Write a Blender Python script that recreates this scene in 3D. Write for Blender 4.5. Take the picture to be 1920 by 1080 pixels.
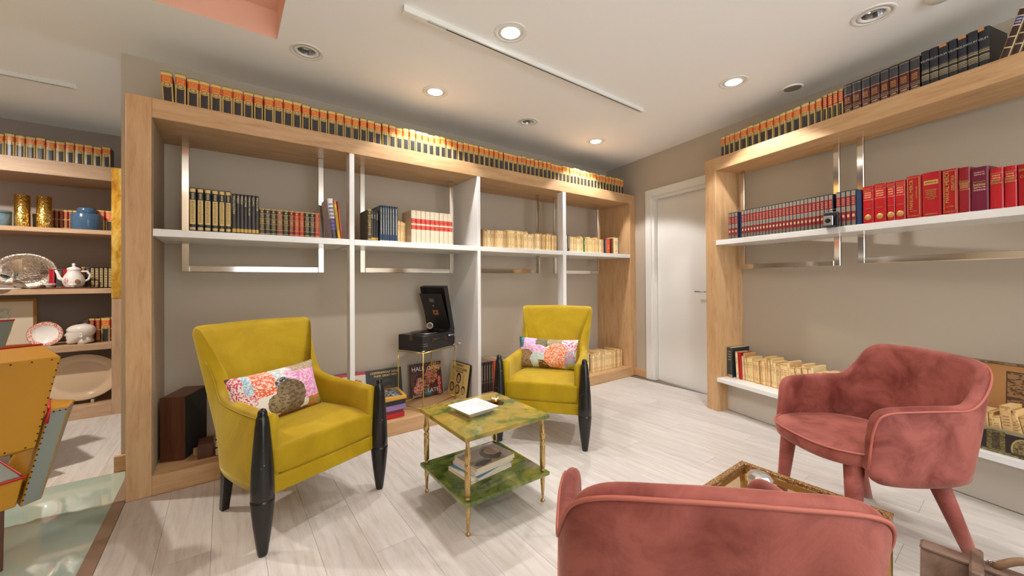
import bpy, bmesh, math, random
from mathutils import Vector, Matrix
random.seed(7)
PI = math.pi
SC = bpy.context.scene
COL = SC.collection
for o in list(bpy.data.objects): bpy.data.objects.remove(o)

# ---------------------------------------------------------------- camera
cp, sp = math.cos(.0063), math.sin(.0063)
cr, sr = math.cos(-.0058), math.sin(-.0058)
fw = Vector((0, cp, sp)); r0 = Vector((1, 0, 0)); u0 = Vector((0, -sp, cp))
rt = cr * r0 + sr * u0; up = -sr * r0 + cr * u0
cd = bpy.data.cameras.new('camera'); cam = bpy.data.objects.new('camera', cd); COL.objects.link(cam)
cam.matrix_world = Matrix(((rt.x, up.x, -fw.x, 0), (rt.y, up.y, -fw.y, 0), (rt.z, up.z, -fw.z, 1.2), (0, 0, 0, 1)))
cd.sensor_width = 36; cd.lens = 723.3 / 1920 * 36; cd.shift_y = -20.88 / 1920; cd.clip_start = .02
SC.camera = cam

# ---------------------------------------------------------------- world, lights, exposure
w = bpy.data.worlds.new('world'); SC.world = w; w.use_nodes = True
w.node_tree.nodes['Background'].inputs[0].default_value = (.87, .95, 1.0, 1)
w.node_tree.nodes['Background'].inputs[1].default_value = 2.6
SC.view_settings.view_transform = 'Standard'; SC.view_settings.look = 'None'
SC.view_settings.gamma = 1; SC.view_settings.use_curve_mapping = False
SC.view_settings.exposure = 0.56
H = 2.668
def spot(x, y, power, color=(1, .975, .975), size=1.85, blend=.22, z=H - .012, r=.05):
    l = bpy.data.lights.new('downlight_or_fill', 'SPOT'); l.energy = power; l.color = color
    l.spot_size = size; l.spot_blend = blend; l.shadow_soft_size = r
    o = bpy.data.objects.new('downlight_or_fill', l); o.location = (x, y, z); COL.objects.link(o)
LIT = [(0.0, 2.285), (-.5915, 3.004), (1.667, 2.879), (.903, 4.11)]
for (x, y), e in zip(LIT, (68, 56, 64, 76)): spot(x, y, e)
spot(1.9, .2, 26)  # added fill spot out of view, not one of the ceiling downlights
spot(-3.4, .6, 24, (1, .84, .66), 2.4, .6); spot(-3.7, 1.9, 170, (1, .92, .84), 2.9, .5)  # added warm fill spots to brighten the left room, no fittings there

for x, y, e in ((1.0, -.9, 38), (-1.6, -.6, 9)):       # added upward fill lights, unseen behind the camera, no lamp there
    l = bpy.data.lights.new('fill_uplight', 'AREA'); l.shape = 'DISK'; l.size = .45; l.energy = e; l.color = (1, .96, .92)
    o = bpy.data.objects.new('fill_uplight', l); o.location = (x, y, 1.75); o.rotation_euler = (PI, 0, 0); COL.objects.link(o)

# ---------------------------------------------------------------- frames of reference
class Frame:
    def __init__(s, o, deg):
        s.a = math.radians(deg); s.o = Vector((o[0], o[1], 0))
        s.e = Vector((math.cos(s.a), math.sin(s.a), 0)); s.n = Vector((-math.sin(s.a), math.cos(s.a), 0))
    def w(s, a, d, z=0): return s.o + a * s.e + d * s.n + Vector((0, 0, z))
A = Frame((-2.1035, 2.0984), 36.69)
B = Frame((1.8025, 3.5836), -69.21)
W = Frame((1.5002, 4.9049), -63.49)
DC = 2.017      # front of the bookcase in the next room, measured in frame A

# ---------------------------------------------------------------- materials
def lin(c): return tuple(((v / 255 + .055) / 1.055) ** 2.4 if v > 10.3 else v / 255 / 12.92 for v in c) + (1,)
class NT:
    def __init__(s, name):
        s.m = bpy.data.materials.new(name); s.m.use_nodes = True; s.t = s.m.node_tree; s.p = s.t.nodes['Principled BSDF']
    def n(s, t, **k):
        nd = s.t.nodes.new(t)
        for a, v in k.items():
            if a == 'inp':
                for i, x in v.items(): s.plug(nd.inputs[i], x)
            else: setattr(nd, a, v)
        return nd
    def plug(s, sock, v):
        if isinstance(v, bpy.types.NodeSocket): s.t.links.new(v, sock)
        else: sock.default_value = v
    def math(s, op, a, b=0.0):
        nd = s.n('ShaderNodeMath', operation=op); s.plug(nd.inputs[0], a); s.plug(nd.inputs[1], b); return nd.outputs[0]
    def mix(s, f, a, b):
        nd = s.n('ShaderNodeMix', data_type='RGBA'); s.plug(nd.inputs[0], f); s.plug(nd.inputs[6], a); s.plug(nd.inputs[7], b); return nd.outputs[2]
    def ramp(s, f, st, mode='LINEAR'):
        nd = s.n('ShaderNodeValToRGB'); r = nd.color_ramp; r.interpolation = mode
        while len(r.elements) > 1: r.elements.remove(r.elements[0])
        r.elements[0].position = st[0][0]; r.elements[0].color = st[0][1]
        for p_, c in st[1:]: e = r.elements.new(p_); e.color = c
        s.plug(nd.inputs[0], f); return nd.outputs[0]
    def co(s, kind='Object', scale=(1, 1, 1), rot=(0, 0, 0)):
        tc = s.n('ShaderNodeTexCoord'); mp = s.n('ShaderNodeMapping'); mp.inputs[3].default_value = scale; mp.inputs[2].default_value = rot
        s.t.links.new(tc.outputs[kind], mp.inputs[0]); return mp.outputs[0]
    def noise(s, co, sc=5, det=3, rough=.5, dist=0):
        nd = s.n('ShaderNodeTexNoise'); s.plug(nd.inputs['Vector'], co); nd.inputs['Scale'].default_value = sc; nd.inputs['Detail'].default_value = det
        nd.inputs['Roughness'].default_value = rough; nd.inputs['Distortion'].default_value = dist; return nd.outputs[0]
    def bump(s, h, st=.2, d=.01):
        nd = s.n('ShaderNodeBump'); nd.inputs['Strength'].default_value = st; nd.inputs['Distance'].default_value = d
        s.plug(nd.inputs['Height'], h); s.t.links.new(nd.outputs[0], s.p.inputs['Normal'])
    def set(s, **k):
        for a, v in k.items(): s.plug(s.p.inputs[a.replace('_', ' ')], v)
        return s
def plain(name, c, rough=.5, metal=0, **k):
    t = NT(name); t.set(Base_Color=lin(c), Roughness=rough, Metallic=metal, **k); return t.m
def wood(name, c1, c2, c3, scale, rough=.45, knots=True):
    """scale: object-space stretch, small along the grain"""
    t = NT(name); v = t.co('Object', scale)
    a = t.noise(v, 3.0, 5, .6, .6); b = t.noise(v, 14, 4, .6, .3)
    f = t.math('ADD', t.math('MULTIPLY', a, .7), t.math('MULTIPLY', b, .3))
    col = t.ramp(f, [(.3, lin(c3)), (.46, lin(c2)), (.62, lin(c1))])
    oi = t.n('ShaderNodeObjectInfo')
    k = t.math('ADD', t.math('MULTIPLY', oi.outputs['Random'], .09), .955)
    hs = t.n('ShaderNodeHueSaturation'); t.plug(hs.inputs['Value'], k); t.plug(hs.inputs['Color'], col)
    t.set(Base_Color=hs.outputs[0], Roughness=rough); t.bump(b, .06, .002); return t.m
OAK = ((208, 170, 126), (198, 156, 110), (174, 131, 88))
M = {}
M['oak_z'] = wood('oak_vertical', *OAK, (9, 9, .9)); M['oak_x'] = wood('oak_long', *OAK, (.9, 9, 9))
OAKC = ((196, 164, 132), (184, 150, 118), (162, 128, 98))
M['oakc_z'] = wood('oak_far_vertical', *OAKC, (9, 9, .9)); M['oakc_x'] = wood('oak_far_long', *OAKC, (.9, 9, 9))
M['plank'] = wood('laminate_plank', (212, 206, 200), (202, 194, 186), (184, 173, 162), (10, .8, 4), .42)
M['walnut'] = wood('walnut_veneer', (98, 56, 30), (82, 44, 22), (60, 30, 14), (10, 10, .8), .4)
M['ply'] = wood('raw_board', (180, 140, 100), (168, 126, 86), (150, 108, 70), (2, 9, 9), .6)
M['lacquer'] = plain('white_lacquer', (236, 234, 230), .28)
M['wall'] = NT('beige_wall_paint'); _t = M['wall']; _t.bump(_t.noise(_t.co(), 180, 2), .06, .002); _t.set(Base_Color=lin((190, 177, 158)), Roughness=.75); M['wall'] = _t.m
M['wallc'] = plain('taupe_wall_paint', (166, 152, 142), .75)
M['ceil'] = plain('white_ceiling_paint', (249, 248, 246), .85)
M['peach'] = plain('peach_trough_paint', (238, 188, 164), .7)
M['white_trim'] = plain('white_trim_paint', (232, 230, 224), .4)
M['black'] = plain('black_void', (12, 11, 10), .8)
M['chrome'] = plain('polished_chrome', (214, 206, 196), .09, 1)
M['steel'] = plain('reflector_steel', (190, 190, 190), .22, 1)
M['blackm'] = plain('black_leatherette', (38, 36, 36), .5)
def brassy(name, c, rough=.28):
    t = NT(name); n = t.noise(t.co(), 30, 3); t.set(Base_Color=lin(c), Metallic=1, Roughness=t.math('ADD', t.math('MULTIPLY', n, .2), rough - .1)); return t.m
M['brass'] = brassy('aged_brass', (200, 170, 116)); M['gold'] = brassy('gold_paint_metal', (190, 152, 88), .36)
def velvet(name, c, cd_, sheen, sc=4.0, dist=1.2):
    t = NT(name); v = t.co('Object', (1, 1, 1)); a = t.noise(v, sc, 5, .62, dist); b = t.noise(v, 120, 2)
    t.set(Base_Color=t.ramp(a, [(.34, lin(cd_)), (.6, lin(c))]), Roughness=.62, Sheen_Weight=.55, Sheen_Roughness=.35, Sheen_Tint=lin(sheen))
    t.p.inputs['Specular IOR Level'].default_value = .25
    t.bump(t.math('ADD', t.math('MULTIPLY', a, .8), t.math('MULTIPLY', b, .03)), .25, .02); return t.m
M['mustard'] = velvet('mustard_velvet', (184, 154, 18), (168, 136, 8), (248, 234, 160), 2.2)
M['rose'] = velvet('dusty_rose_velvet', (160, 88, 77), (116, 52, 44), (240, 184, 170), 6.5, .5)
M['rose_pipe'] = plain('rose_piping', (176, 96, 80), .6)
M['mus_pipe'] = plain('mustard_piping', (158, 134, 20), .6)
def ebony():
    t = NT('worn_black_lacquer'); n = t.noise(t.co('Object', (1, 1, .35)), 160, 2, .5)
    f = t.math('GREATER_THAN', n, .755); t.set(Base_Color=t.mix(f, lin((24, 22, 21)), lin((176, 160, 140))), Roughness=.22); return t.m
M['ebony'] = ebony()
M['porc'] = plain('white_porcelain', (236, 233, 228), .15); M['plaster'] = plain('white_ceramic', (226, 216, 206), .3)
def onyx():
    t = NT('green_gold_lacquer'); v = t.co('Object'); a = t.noise(v, 3.2, 4, .6, .8); b = t.noise(v, 16, 5, .65, .6)
    f = t.math('ADD', t.math('MULTIPLY', a, .72), t.math('MULTIPLY', b, .28))
    t.set(Base_Color=t.ramp(f, [(.33, lin((60, 82, 40))), (.43, lin((106, 112, 50))), (.5, lin((156, 136, 58))), (.62, lin((188, 148, 76)))]), Roughness=.12, Coat_Weight=.6, Coat_Roughness=.03); return t.m
M['onyx'] = onyx()
def onyx2():
    t = NT('deep_green_lacquer'); v = t.co('Object'); a = t.noise(v, 6, 5, .62, 1.2)
    t.set(Base_Color=t.ramp(a, [(.34, lin((50, 72, 30))), (.5, lin((92, 108, 44))), (.66, lin((140, 142, 72)))]), Roughness=.12, Coat_Weight=.6, Coat_Roughness=.03); return t.m
M['onyx2'] = onyx2()
def glass(name, c, rough=.02, ior=1.45):
    t = NT(name); t.set(Base_Color=lin(c), Roughness=rough, Transmission_Weight=1.0, IOR=ior); return t.m
M['glass'] = glass('clear_glass', (246, 250, 246)); M['smoke'] = glass('bronze_glass', (232, 208, 170))
M['gfloor'] = NT('green_floor_glass'); M['gfloor'].set(Base_Color=lin((184, 204, 190)), Roughness=.05, Coat_Weight=1, Coat_Roughness=.02); M['gfloor'].p.inputs['Specular IOR Level'].default_value = .9; M['gfloor'] = M['gfloor'].m
M['lens'] = NT('lit_lamp_lens'); M['lens'].set(Base_Color=(1, 1, 1, 1), Emission_Color=(1, .96, .9, 1), Emission_Strength=9); M['lens'] = M['lens'].m
def pages():
    t = NT('page_edges'); wv = t.n('ShaderNodeTexWave'); wv.inputs['Scale'].default_value = 120; t.plug(wv.inputs[0], t.co('Object'))
    t.set(Base_Color=t.mix(wv.outputs[1], lin((206, 186, 150)), lin((232, 218, 188))), Roughness=.8); return t.m
M['pages'] = pages()
M['pagesold'] = plain('yellowed_pages', (214, 184, 132), .85)
M['leath_y'] = plain('yellow_leather', (178, 124, 6), .45); M['leath_g'] = plain('grey_blue_leather', (124, 130, 122), .5); M['red'] = plain('red_piping', (190, 30, 24), .45)
def leather(name, c, c2, sc=9, rough=.5):
    t = NT(name); v = t.co('Object'); a = t.noise(v, sc, 5, .6, .6); b = t.noise(v, 220, 2)
    t.set(Base_Color=t.ramp(a, [(.38, lin(c2)), (.6, lin(c))]), Roughness=rough); t.bump(b, .15, .002); return t.m
M['bag'] = leather('brown_worn_leather', (124, 98, 82), (92, 68, 56)); M['baghandle'] = leather('tan_leather', (140, 108, 82), (112, 82, 58))

def spine(name, bands, sides=None, text=(), rough=.4, arch=None, tint=False, metal_gold=False):
    """bands [(z0, rgb)...] bottom to top over the spine height; text rows (z0, z1, x0, x1, rgb, rows)"""
    t = NT(name); tc = t.n('ShaderNodeTexCoord'); sx = t.n('ShaderNodeSeparateXYZ'); t.t.links.new(tc.outputs['Generated'], sx.inputs[0])
    x, z = sx.outputs[0], sx.outputs[2]
    col = t.ramp(z, [(p_, lin(c)) for p_, c in bands], 'CONSTANT')
    if sides:
        wdt, c, z1 = sides
        f = t.math('MULTIPLY', t.math('GREATER_THAN', t.math('ABSOLUTE', t.math('SUBTRACT', x, .5)), .5 - wdt), t.math('LESS_THAN', z, z1))
        col = t.mix(f, col, lin(c))
    if arch:
        cz, c = arch
        dx = t.math('MULTIPLY', t.math('SUBTRACT', x, .5), .22); dz = t.math('SUBTRACT', z, cz)
        rr = t.math('SQRT', t.math('ADD', t.math('MULTIPLY', dx, dx), t.math('MULTIPLY', dz, dz)))
        f = t.math('LESS_THAN', rr, .085); col = t.mix(f, col, lin(c))
        f = t.math('MULTIPLY', t.math('LESS_THAN', rr, .062), t.math('GREATER_THAN', rr, .05)); col = t.mix(f, col, lin((24, 22, 20)))
        f = t.math('LESS_THAN', t.math('ABSOLUTE', t.math('SUBTRACT', z, cz + .14)), .13)
    for z0, z1, x0, x1, c, rows in text:
        oi = t.n('ShaderNodeObjectInfo')
        mp = t.n('ShaderNodeMapping'); t.t.links.new(tc.outputs['Generated'], mp.inputs[0]); mp.inputs[3].default_value = (9 if rows > 0 else 3, 0, 1)
        if rows > 0:
            ph = t.math('FRACT', t.math('MULTIPLY', t.math('SUBTRACT', z, z0), rows / (z1 - z0)))
            rowm = t.math('MULTIPLY', t.math('GREATER_THAN', ph, .28), t.math('LESS_THAN', ph, .8))
            mp.inputs[3].default_value = (9, 0, rows * 2.2 / (z1 - z0))
        else:
            rowm = 1.0; mp.inputs[3].default_value = (5, 0, 42)
        nz = t.noise(mp.outputs[0], 1.6, 1)
        f = t.math('MULTIPLY', t.math('GREATER_THAN', nz, .46), rowm)
        for s_, (op, lim) in ((z, ('GREATER_THAN', z0)), (z, ('LESS_THAN', z1)), (x, ('GREATER_THAN', x0)), (x, ('LESS_THAN', x1))):
            f = t.math('MULTIPLY', f, t.math(op, s_, lim))
        col = t.mix(f, col, lin(c))
    if tint:
        oi = t.n('ShaderNodeObjectInfo'); nd = t.n('ShaderNodeMix', data_type='RGBA', blend_type='MULTIPLY'); nd.inputs[0].default_value = 1
        t.plug(nd.inputs[6], col); t.plug(nd.inputs[7], oi.outputs['Color']); col = nd.outputs[2]
        sp_ = t.noise(t.co('Object', (1, 1, 1)), 60, 3, .7); col = t.mix(t.math('MULTIPLY', t.math('GREATER_THAN', sp_, .62), .45), col, lin((120, 84, 50)))
    t.set(Base_Color=col, Roughness=rough); return t.m
GOLD = (202, 170, 100); BLK = (34, 32, 32)
S = {}
S['antique'] = spine('antique_spine', [(0, (52, 50, 52)), (.62, GOLD), (.66, (214, 78, 36)), (.87, GOLD), (.9, (226, 200, 120)), (.94, GOLD), (.985, BLK)], (.15, (198, 168, 104), .62), [(.67, .86, .12, .88, (240, 190, 90), 4)], .3, (.60, GOLD))
S['narrow'] = spine('narrow_antique_spine', [(0, (48, 46, 48)), (.5, GOLD), (.55, (200, 52, 30)), (.92, GOLD)], (.2, (206, 172, 96), .5), [(.58, .9, .1, .9, (236, 206, 130), 5)], .35)
S['law'] = spine('burgundy_spine', [(0, (92, 30, 30)), (.1, (190, 170, 130)), (.115, (92, 30, 30)), (.22, (190, 170, 130)), (.235, (40, 30, 32)), (.27, (190, 170, 130)), (.285, (92, 30, 30)), (.64, (190, 170, 130)), (.655, (66, 64, 66)), (.93, (180, 170, 150)), (.945, (60, 58, 60))], None, [(.36, .56, .2, .8, (206, 160, 80), 4), (.12, .2, .2, .8, (200, 180, 140), 1)], .25)
S['navy'] = spine('navy_spine', [(0, (34, 36, 44)), (.2, (150, 138, 104)), (.22, (34, 36, 44)), (.24, (160, 146, 110)), (.26, (34, 36, 44)), (.28, (176, 160, 120)), (.3, (34, 36, 44)), (.32, (176, 160, 120)), (.345, (30, 32, 38)), (.41, (176, 160, 120)), (.43, (34, 36, 44)), (.45, (160, 146, 110)), (.47, (34, 36, 44)), (.49, (120, 112, 90)), (.5, (34, 36, 44))], None, [], .25)
S['brown'] = spine('brown_gilt_spine', [(0, (220, 196, 150)), (.03, (58, 34, 28)), (.25, (220, 196, 150)), (.27, (58, 34, 28)), (.45, (220, 196, 150)), (.47, (58, 34, 28)), (.66, (220, 196, 150)), (.68, (30, 52, 130)), (.83, (220, 196, 150)), (.85, (58, 34, 28)), (.97, (220, 196, 150))], (.1, (214, 190, 140), 1.0), [(.7, .81, .2, .8, (214, 196, 150), 2)], .35)
S['ornate'] = spine('ornate_gilt_spine', [(0, (26, 24, 26)), (.03, (214, 184, 110)), (.09, (26, 26, 34)), (.16, (214, 184, 110)), (.72, (26, 26, 34)), (.9, (214, 184, 110)), (.98, BLK)], (.1, (30, 28, 28), 1.0), [(.2, .7, .3, .7, (34, 30, 34), 14), (.74, .88, .3, .7, (226, 204, 140), 4)], .35)
S['thin'] = spine('dark_title_spine', [(0, (30, 28, 28)), (.03, (206, 166, 70)), (.12, (58, 52, 50)), (.97, (40, 36, 36))], None, [], .35)
def leatherset(nm, c): S[nm] = spine(nm + '_leather_spine', [(0, c), (.04, (196, 160, 84)), (.07, c), (.2, (196, 160, 84)), (.22, c), (.42, (196, 160, 84)), (.44, c), (.62, (196, 160, 84)), (.64, c), (.8, (196, 160, 84)), (.82, c), (.96, (196, 160, 84))], None, [(.46, .6, .15, .85, (210, 176, 100), 3), (.66, .78, .2, .8, (190, 160, 96), 2), (.24, .4, .2, .8, (180, 146, 80), 3), (.84, .94, .35, .65, (220, 190, 120), 1)], .4)
for nm, c in (('green', (44, 56, 42)), ('dkblue', (44, 50, 60)), ('russet', (116, 62, 40)), ('scarlet', (176, 44, 32)), ('olive', (76, 68, 48)), ('maroon', (110, 30, 34))): leatherset(nm, c)
S['magwhite'] = spine('white_purple_spine', [(0, (60, 52, 60)), (.22, (108, 84, 150)), (.5, (196, 190, 200)), (.78, (226, 222, 226))], None, [(.05, .9, .1, .9, (40, 36, 44), 9)], .3)
S['yellow'] = spine('yellow_spine', [(0, (222, 178, 52)), (.9, (206, 120, 60))], None, [(.2, .8, .35, .65, (120, 80, 40), 0)], .4)
S['redthin'] = spine('red_thin_spine', [(0, (178, 44, 40)), (.85, (150, 60, 60))], None, [(.2, .8, .35, .65, (226, 170, 120), 0)], .4)
S['navytxt'] = spine('navy_text_spine', [(0, (222, 222, 222)), (.03, (44, 62, 88)), (.96, (30, 42, 62))], None, [(.2, .93, .38, .62, (226, 214, 160), 0)], .35)
S['band'] = spine('cream_red_band_spine', [(0, (222, 206, 178)), (.42, (196, 44, 34)), (.55, (222, 206, 178)), (.6, (196, 44, 34)), (.75, (222, 206, 178))], None, [(.43, .54, .2, .8, (222, 120, 90), 2), (.61, .74, .2, .8, (222, 120, 90), 2)], .55)
S['worn'] = spine('worn_paper_spine', [(0, (214, 186, 140)), (.04, (238, 216, 172)), (.95, (206, 176, 128))], None, [(.12, .25, .25, .75, (170, 136, 98), 2), (.55, .8, .22, .78, (166, 130, 92), 4)], .8, None, True)
S['greybook'] = spine('grey_red_spine', [(0, (120, 112, 98)), (.14, (150, 36, 40)), (.4, (160, 152, 134)), (.55, (150, 36, 40)), (.84, (160, 152, 134)), (.97, (44, 44, 56))], (.1, (36, 36, 50), 1.0), [(.18, .36, .25, .75, (220, 196, 150), 1), (.58, .8, .2, .8, (206, 150, 120), 4), (.42, .53, .2, .8, (96, 92, 84), 4), (.86, .96, .2, .8, (96, 92, 84), 3)], .35)
S['blue'] = spine('plain_blue_spine', [(0, (38, 62, 100))], rough=.4)
S['redbook'] = spine('red_cloth_spine', [(0, (190, 26, 36)), (.62, (206, 160, 120)), (.63, (190, 26, 36)), (.86, (206, 160, 120)), (.87, (190, 26, 36))], None, [(.66, .84, .15, .8, (224, 180, 130), 3)], .28)
S['redplain'] = spine('red_plain_spine', [(0, (178, 20, 32))], None, [], .3)
S['reddark'] = spine('dark_red_spine', [(0, (146, 20, 34)), (.5, (190, 150, 100)), (.51, (146, 20, 34)), (.66, (190, 150, 100)), (.67, (146, 20, 34))], None, [(.53, .65, .15, .85, (214, 180, 110), 3)], .3)
S['purple'] = spine('plum_spine', [(0, (112, 24, 52))], None, [(.44, .62, .15, .85, (206, 160, 150), 3), (.8, .9, .2, .8, (206, 160, 150), 2)], .3)
S['oldblack'] = spine('worn_black_spine', [(0, (170, 136, 96)), (.09, (58, 62, 62)), (.97, (110, 92, 70))], None, [(.55, .9, .2, .8, (150, 140, 110), 4)], .6)
S['magdark'] = spine('dark_magazine_spine', [(0, (50, 44, 42)), (.3, (96, 84, 74)), (.36, (54, 48, 46))], None, [(.4, .9, .3, .7, (170, 150, 130), 0)], .35)
S['orange'] = spine('orange_spine', [(0, (222, 84, 34))], None, [(.3, .6, .3, .7, (240, 190, 150), 2)], .5)
S['greenp'] = spine('green_paper_spine', [(0, (72, 122, 58))], None, [(.5, .8, .3, .7, (220, 220, 200), 2)], .5)
S['blackred'] = spine('red_gilt_spine', [(0, (110, 26, 26)), (.1, GOLD), (.13, (110, 26, 26)), (.5, GOLD), (.54, (130, 30, 28)), (.92, GOLD)], None, [(.55, .9, .25, .75, (214, 170, 90), 5), (.15, .48, .2, .8, (214, 170, 90), 5)], .35)
S['spotted'] = spine('spotted_gilt_spine', [(0, (40, 34, 34)), (.06, (190, 168, 120)), (.94, (40, 34, 34))], (.16, (40, 34, 34), 1.0), [(.08, .92, .3, .7, (40, 34, 34), 7)], .4)
def board(c, r=.45): return plain('book_boards', c, r)
BD = {'antique': board((40, 34, 32)), 'narrow': board((40, 34, 32)), 'law': board((36, 32, 34)), 'navy': board((26, 27, 32)), 'brown': board((50, 30, 24)), 'ornate': board((28, 26, 28)), 'thin': board((30, 28, 28)),
      'navytxt': board((34, 44, 62)), 'band': board((206, 184, 148), .7), 'greybook': board((40, 40, 54)), 'blue': board((38, 62, 100)), 'redbook': board((176, 24, 34), .3), 'redplain': board((168, 20, 30), .3), 'reddark': board((130, 18, 30), .3), 'purple': board((100, 22, 46), .3),
      'oldblack': board((40, 42, 44)), 'magdark': board((44, 40, 38)), 'orange': board((214, 80, 34)), 'greenp': board((72, 118, 58)), 'blackred': board((96, 24, 24)), 'spotted': board((40, 34, 34)),
      'green': board((40, 50, 38)), 'dkblue': board((40, 44, 54)), 'russet': board((100, 54, 36)), 'scarlet': board((150, 38, 28)), 'olive': board((70, 62, 44)), 'maroon': board((100, 28, 30)), 'magwhite': board((200, 190, 200)), 'yellow': board((214, 170, 50)), 'redthin': board((170, 44, 40))}
_t = NT('worn_paper_boards'); _o = _t.n('ShaderNodeObjectInfo'); _m = _t.n('ShaderNodeMix', data_type='RGBA', blend_type='MULTIPLY'); _m.inputs[0].default_value = 1; _m.inputs[6].default_value = lin((226, 200, 154)); _t.plug(_m.inputs[7], _o.outputs['Color']); _t.set(Base_Color=_m.outputs[2], Roughness=.85); BD['worn'] = _t.m

def patches(name, base, lst, axes=(0, 2), coord='Generated', rough=.6, wob=.0):
    """flat print: base colour and ellipses/boxes (kind, cx, cz, rx, rz, colour[, colour2, pattern scale])"""
    t = NT(name); tc = t.n('ShaderNodeTexCoord'); sx = t.n('ShaderNodeSeparateXYZ'); t.t.links.new(tc.outputs[coord], sx.inputs[0])
    x, z = sx.outputs[axes[0]], sx.outputs[axes[1]]
    if wob:
        nz = t.math('MULTIPLY', t.math('SUBTRACT', t.noise(tc.outputs[coord], 9, 3), .5), wob); x = t.math('ADD', x, nz); z = t.math('SUBTRACT', z, nz)
    col = lin(base) if isinstance(base, tuple) else base
    for q in lst:
        k, cx, cz, rx, rz, c = q[:6]
        dx = t.math('DIVIDE', t.math('ABSOLUTE', t.math('SUBTRACT', x, cx)), rx); dz = t.math('DIVIDE', t.math('ABSOLUTE', t.math('SUBTRACT', z, cz)), rz)
        f = t.math('LESS_THAN', t.math('ADD', t.math('MULTIPLY', dx, dx), t.math('MULTIPLY', dz, dz)), 1.0) if k == 'e' else t.math('LESS_THAN', t.math('MAXIMUM', dx, dz), 1.0)
        cc = lin(c)
        if len(q) > 6:
            nz = t.noise(tc.outputs[coord], q[7] * 1.6, 2, .6, .6); cc = t.mix(t.math('GREATER_THAN', nz, .52), lin(c), lin(q[6]))
        col = t.mix(f, col, cc)
    t.set(Base_Color=col, Roughness=rough); return t.m

# ---------------------------------------------------------------- mesh helpers
def new_mesh(name, bm, mats, smooth=False):
    me = bpy.data.meshes.new(name); bmesh.ops.recalc_face_normals(bm, faces=bm.faces); bm.to_mesh(me); bm.free()
    for m in (mats if isinstance(mats, (list, tuple)) else [mats]): me.materials.append(m)
    if smooth:
        for p_ in me.polygons: p_.use_smooth = True
    return me
def obj(name, me, parent=None, loc=(0, 0, 0), rot=(0, 0, 0)):
    o = bpy.data.objects.new(name, me); COL.objects.link(o); o.location = loc; o.rotation_euler = rot; o.parent = parent; return o
def tag(o, label, cat, group=None, kind=None):
    o['label'] = label; o['category'] = cat
    if group: o['group'] = group
    if kind: o['kind'] = kind
    return o
def thing(name, label, cat, fr=None, a=0, d=0, z=0, rot=0, group=None, loc=None):
    o = bpy.data.objects.new(name, None); COL.objects.link(o); o.empty_display_size = .05
    o.location = fr.w(a, d, z) if fr else (loc or (0, 0, 0)); o.rotation_euler = (0, 0, (fr.a if fr else 0) + rot)
    return tag(o, label, cat, group)
def box(bm, x0, x1, y0, y1, z0, z1, mi=0):
    vs = [bm.verts.new(p_) for p_ in ((x0, y0, z0), (x1, y0, z0), (x1, y1, z0), (x0, y1, z0), (x0, y0, z1), (x1, y0, z1), (x1, y1, z1), (x0, y1, z1))]
    fs = [bm.faces.new([vs[i] for i in q]) for q in ((0, 3, 2, 1), (4, 5, 6, 7), (0, 1, 5, 4), (1, 2, 6, 5), (2, 3, 7, 6), (3, 0, 4, 7))]
    for f in fs: f.material_index = mi
    return fs
def bev(bm, w_=.002, seg=1):
    bmesh.ops.bevel(bm, geom=[e for e in bm.edges], offset=w_, segments=seg, affect='EDGES', profile=.5)
def boxme(name, x0, x1, y0, y1, z0, z1, m, b=.002, seg=1):
    bm = bmesh.new(); box(bm, x0, x1, y0, y1, z0, z1)
    if b: bev(bm, b, seg)
    return new_mesh(name, bm, m)
def part(name, dims, m, parent, b=.002, **k): return obj(name, boxme(name, *dims, m, b), parent, **k)
def lathe(name, prof, m, seg=24, smooth=True, sx=1, sy=1, arc=None):
    bm = bmesh.new(); rings = []
    for r, z in prof:
        if r < 1e-5: rings.append([bm.verts.new((0, 0, z))])
        else: rings.append([bm.verts.new((r * sx * math.cos(2 * PI * i / seg), r * sy * math.sin(2 * PI * i / seg), z)) for i in range(seg)])
    for a, b in zip(rings, rings[1:]):
        for i in range(seg):
            j = (i + 1) % seg
            if len(a) == 1 and len(b) == 1: continue
            if len(a) == 1: bm.faces.new((a[0], b[i], b[j]))
            elif len(b) == 1: bm.faces.new((a[i], b[0], a[j]))
            else: bm.faces.new((a[i], b[i], b[j], a[j]))
    return new_mesh(name, bm, m, smooth)
def tube(name, pts, r, m, seg=8, closed=False, square=False):
    bm = bmesh.new(); rings = []; n = len(pts); pts = [Vector(p_) for p_ in pts]; prev = None
    for i, p_ in enumerate(pts):
        t = (pts[(i + 1) % n] - pts[i - 1]) if closed else (pts[min(i + 1, n - 1)] - pts[max(i - 1, 0)])
        t.normalize()
        if prev is None:
            a = Vector((0, 0, 1)) if abs(t.z) < .9 else Vector((1, 0, 0)); u = t.cross(a).normalized()
        else: u = (prev - t * prev.dot(t)).normalized()
        prev = u; v = t.cross(u); rr = r[i] if isinstance(r, (list, tuple)) else r
        rings.append([bm.verts.new(p_ + rr * (math.cos(2 * PI * k / seg) * u + math.sin(2 * PI * k / seg) * v)) for k in range(seg)])
    prs = list(zip(rings, rings[1:])) + ([(rings[-1], rings[0])] if closed else [])
    for a, b in prs:
        for k in range(seg): j = (k + 1) % seg; bm.faces.new((a[k], a[j], b[j], b[k]))
    if not closed: bm.faces.new(rings[0]); bm.faces.new(rings[-1])
    return new_mesh(name, bm, m, seg > 5)
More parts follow.
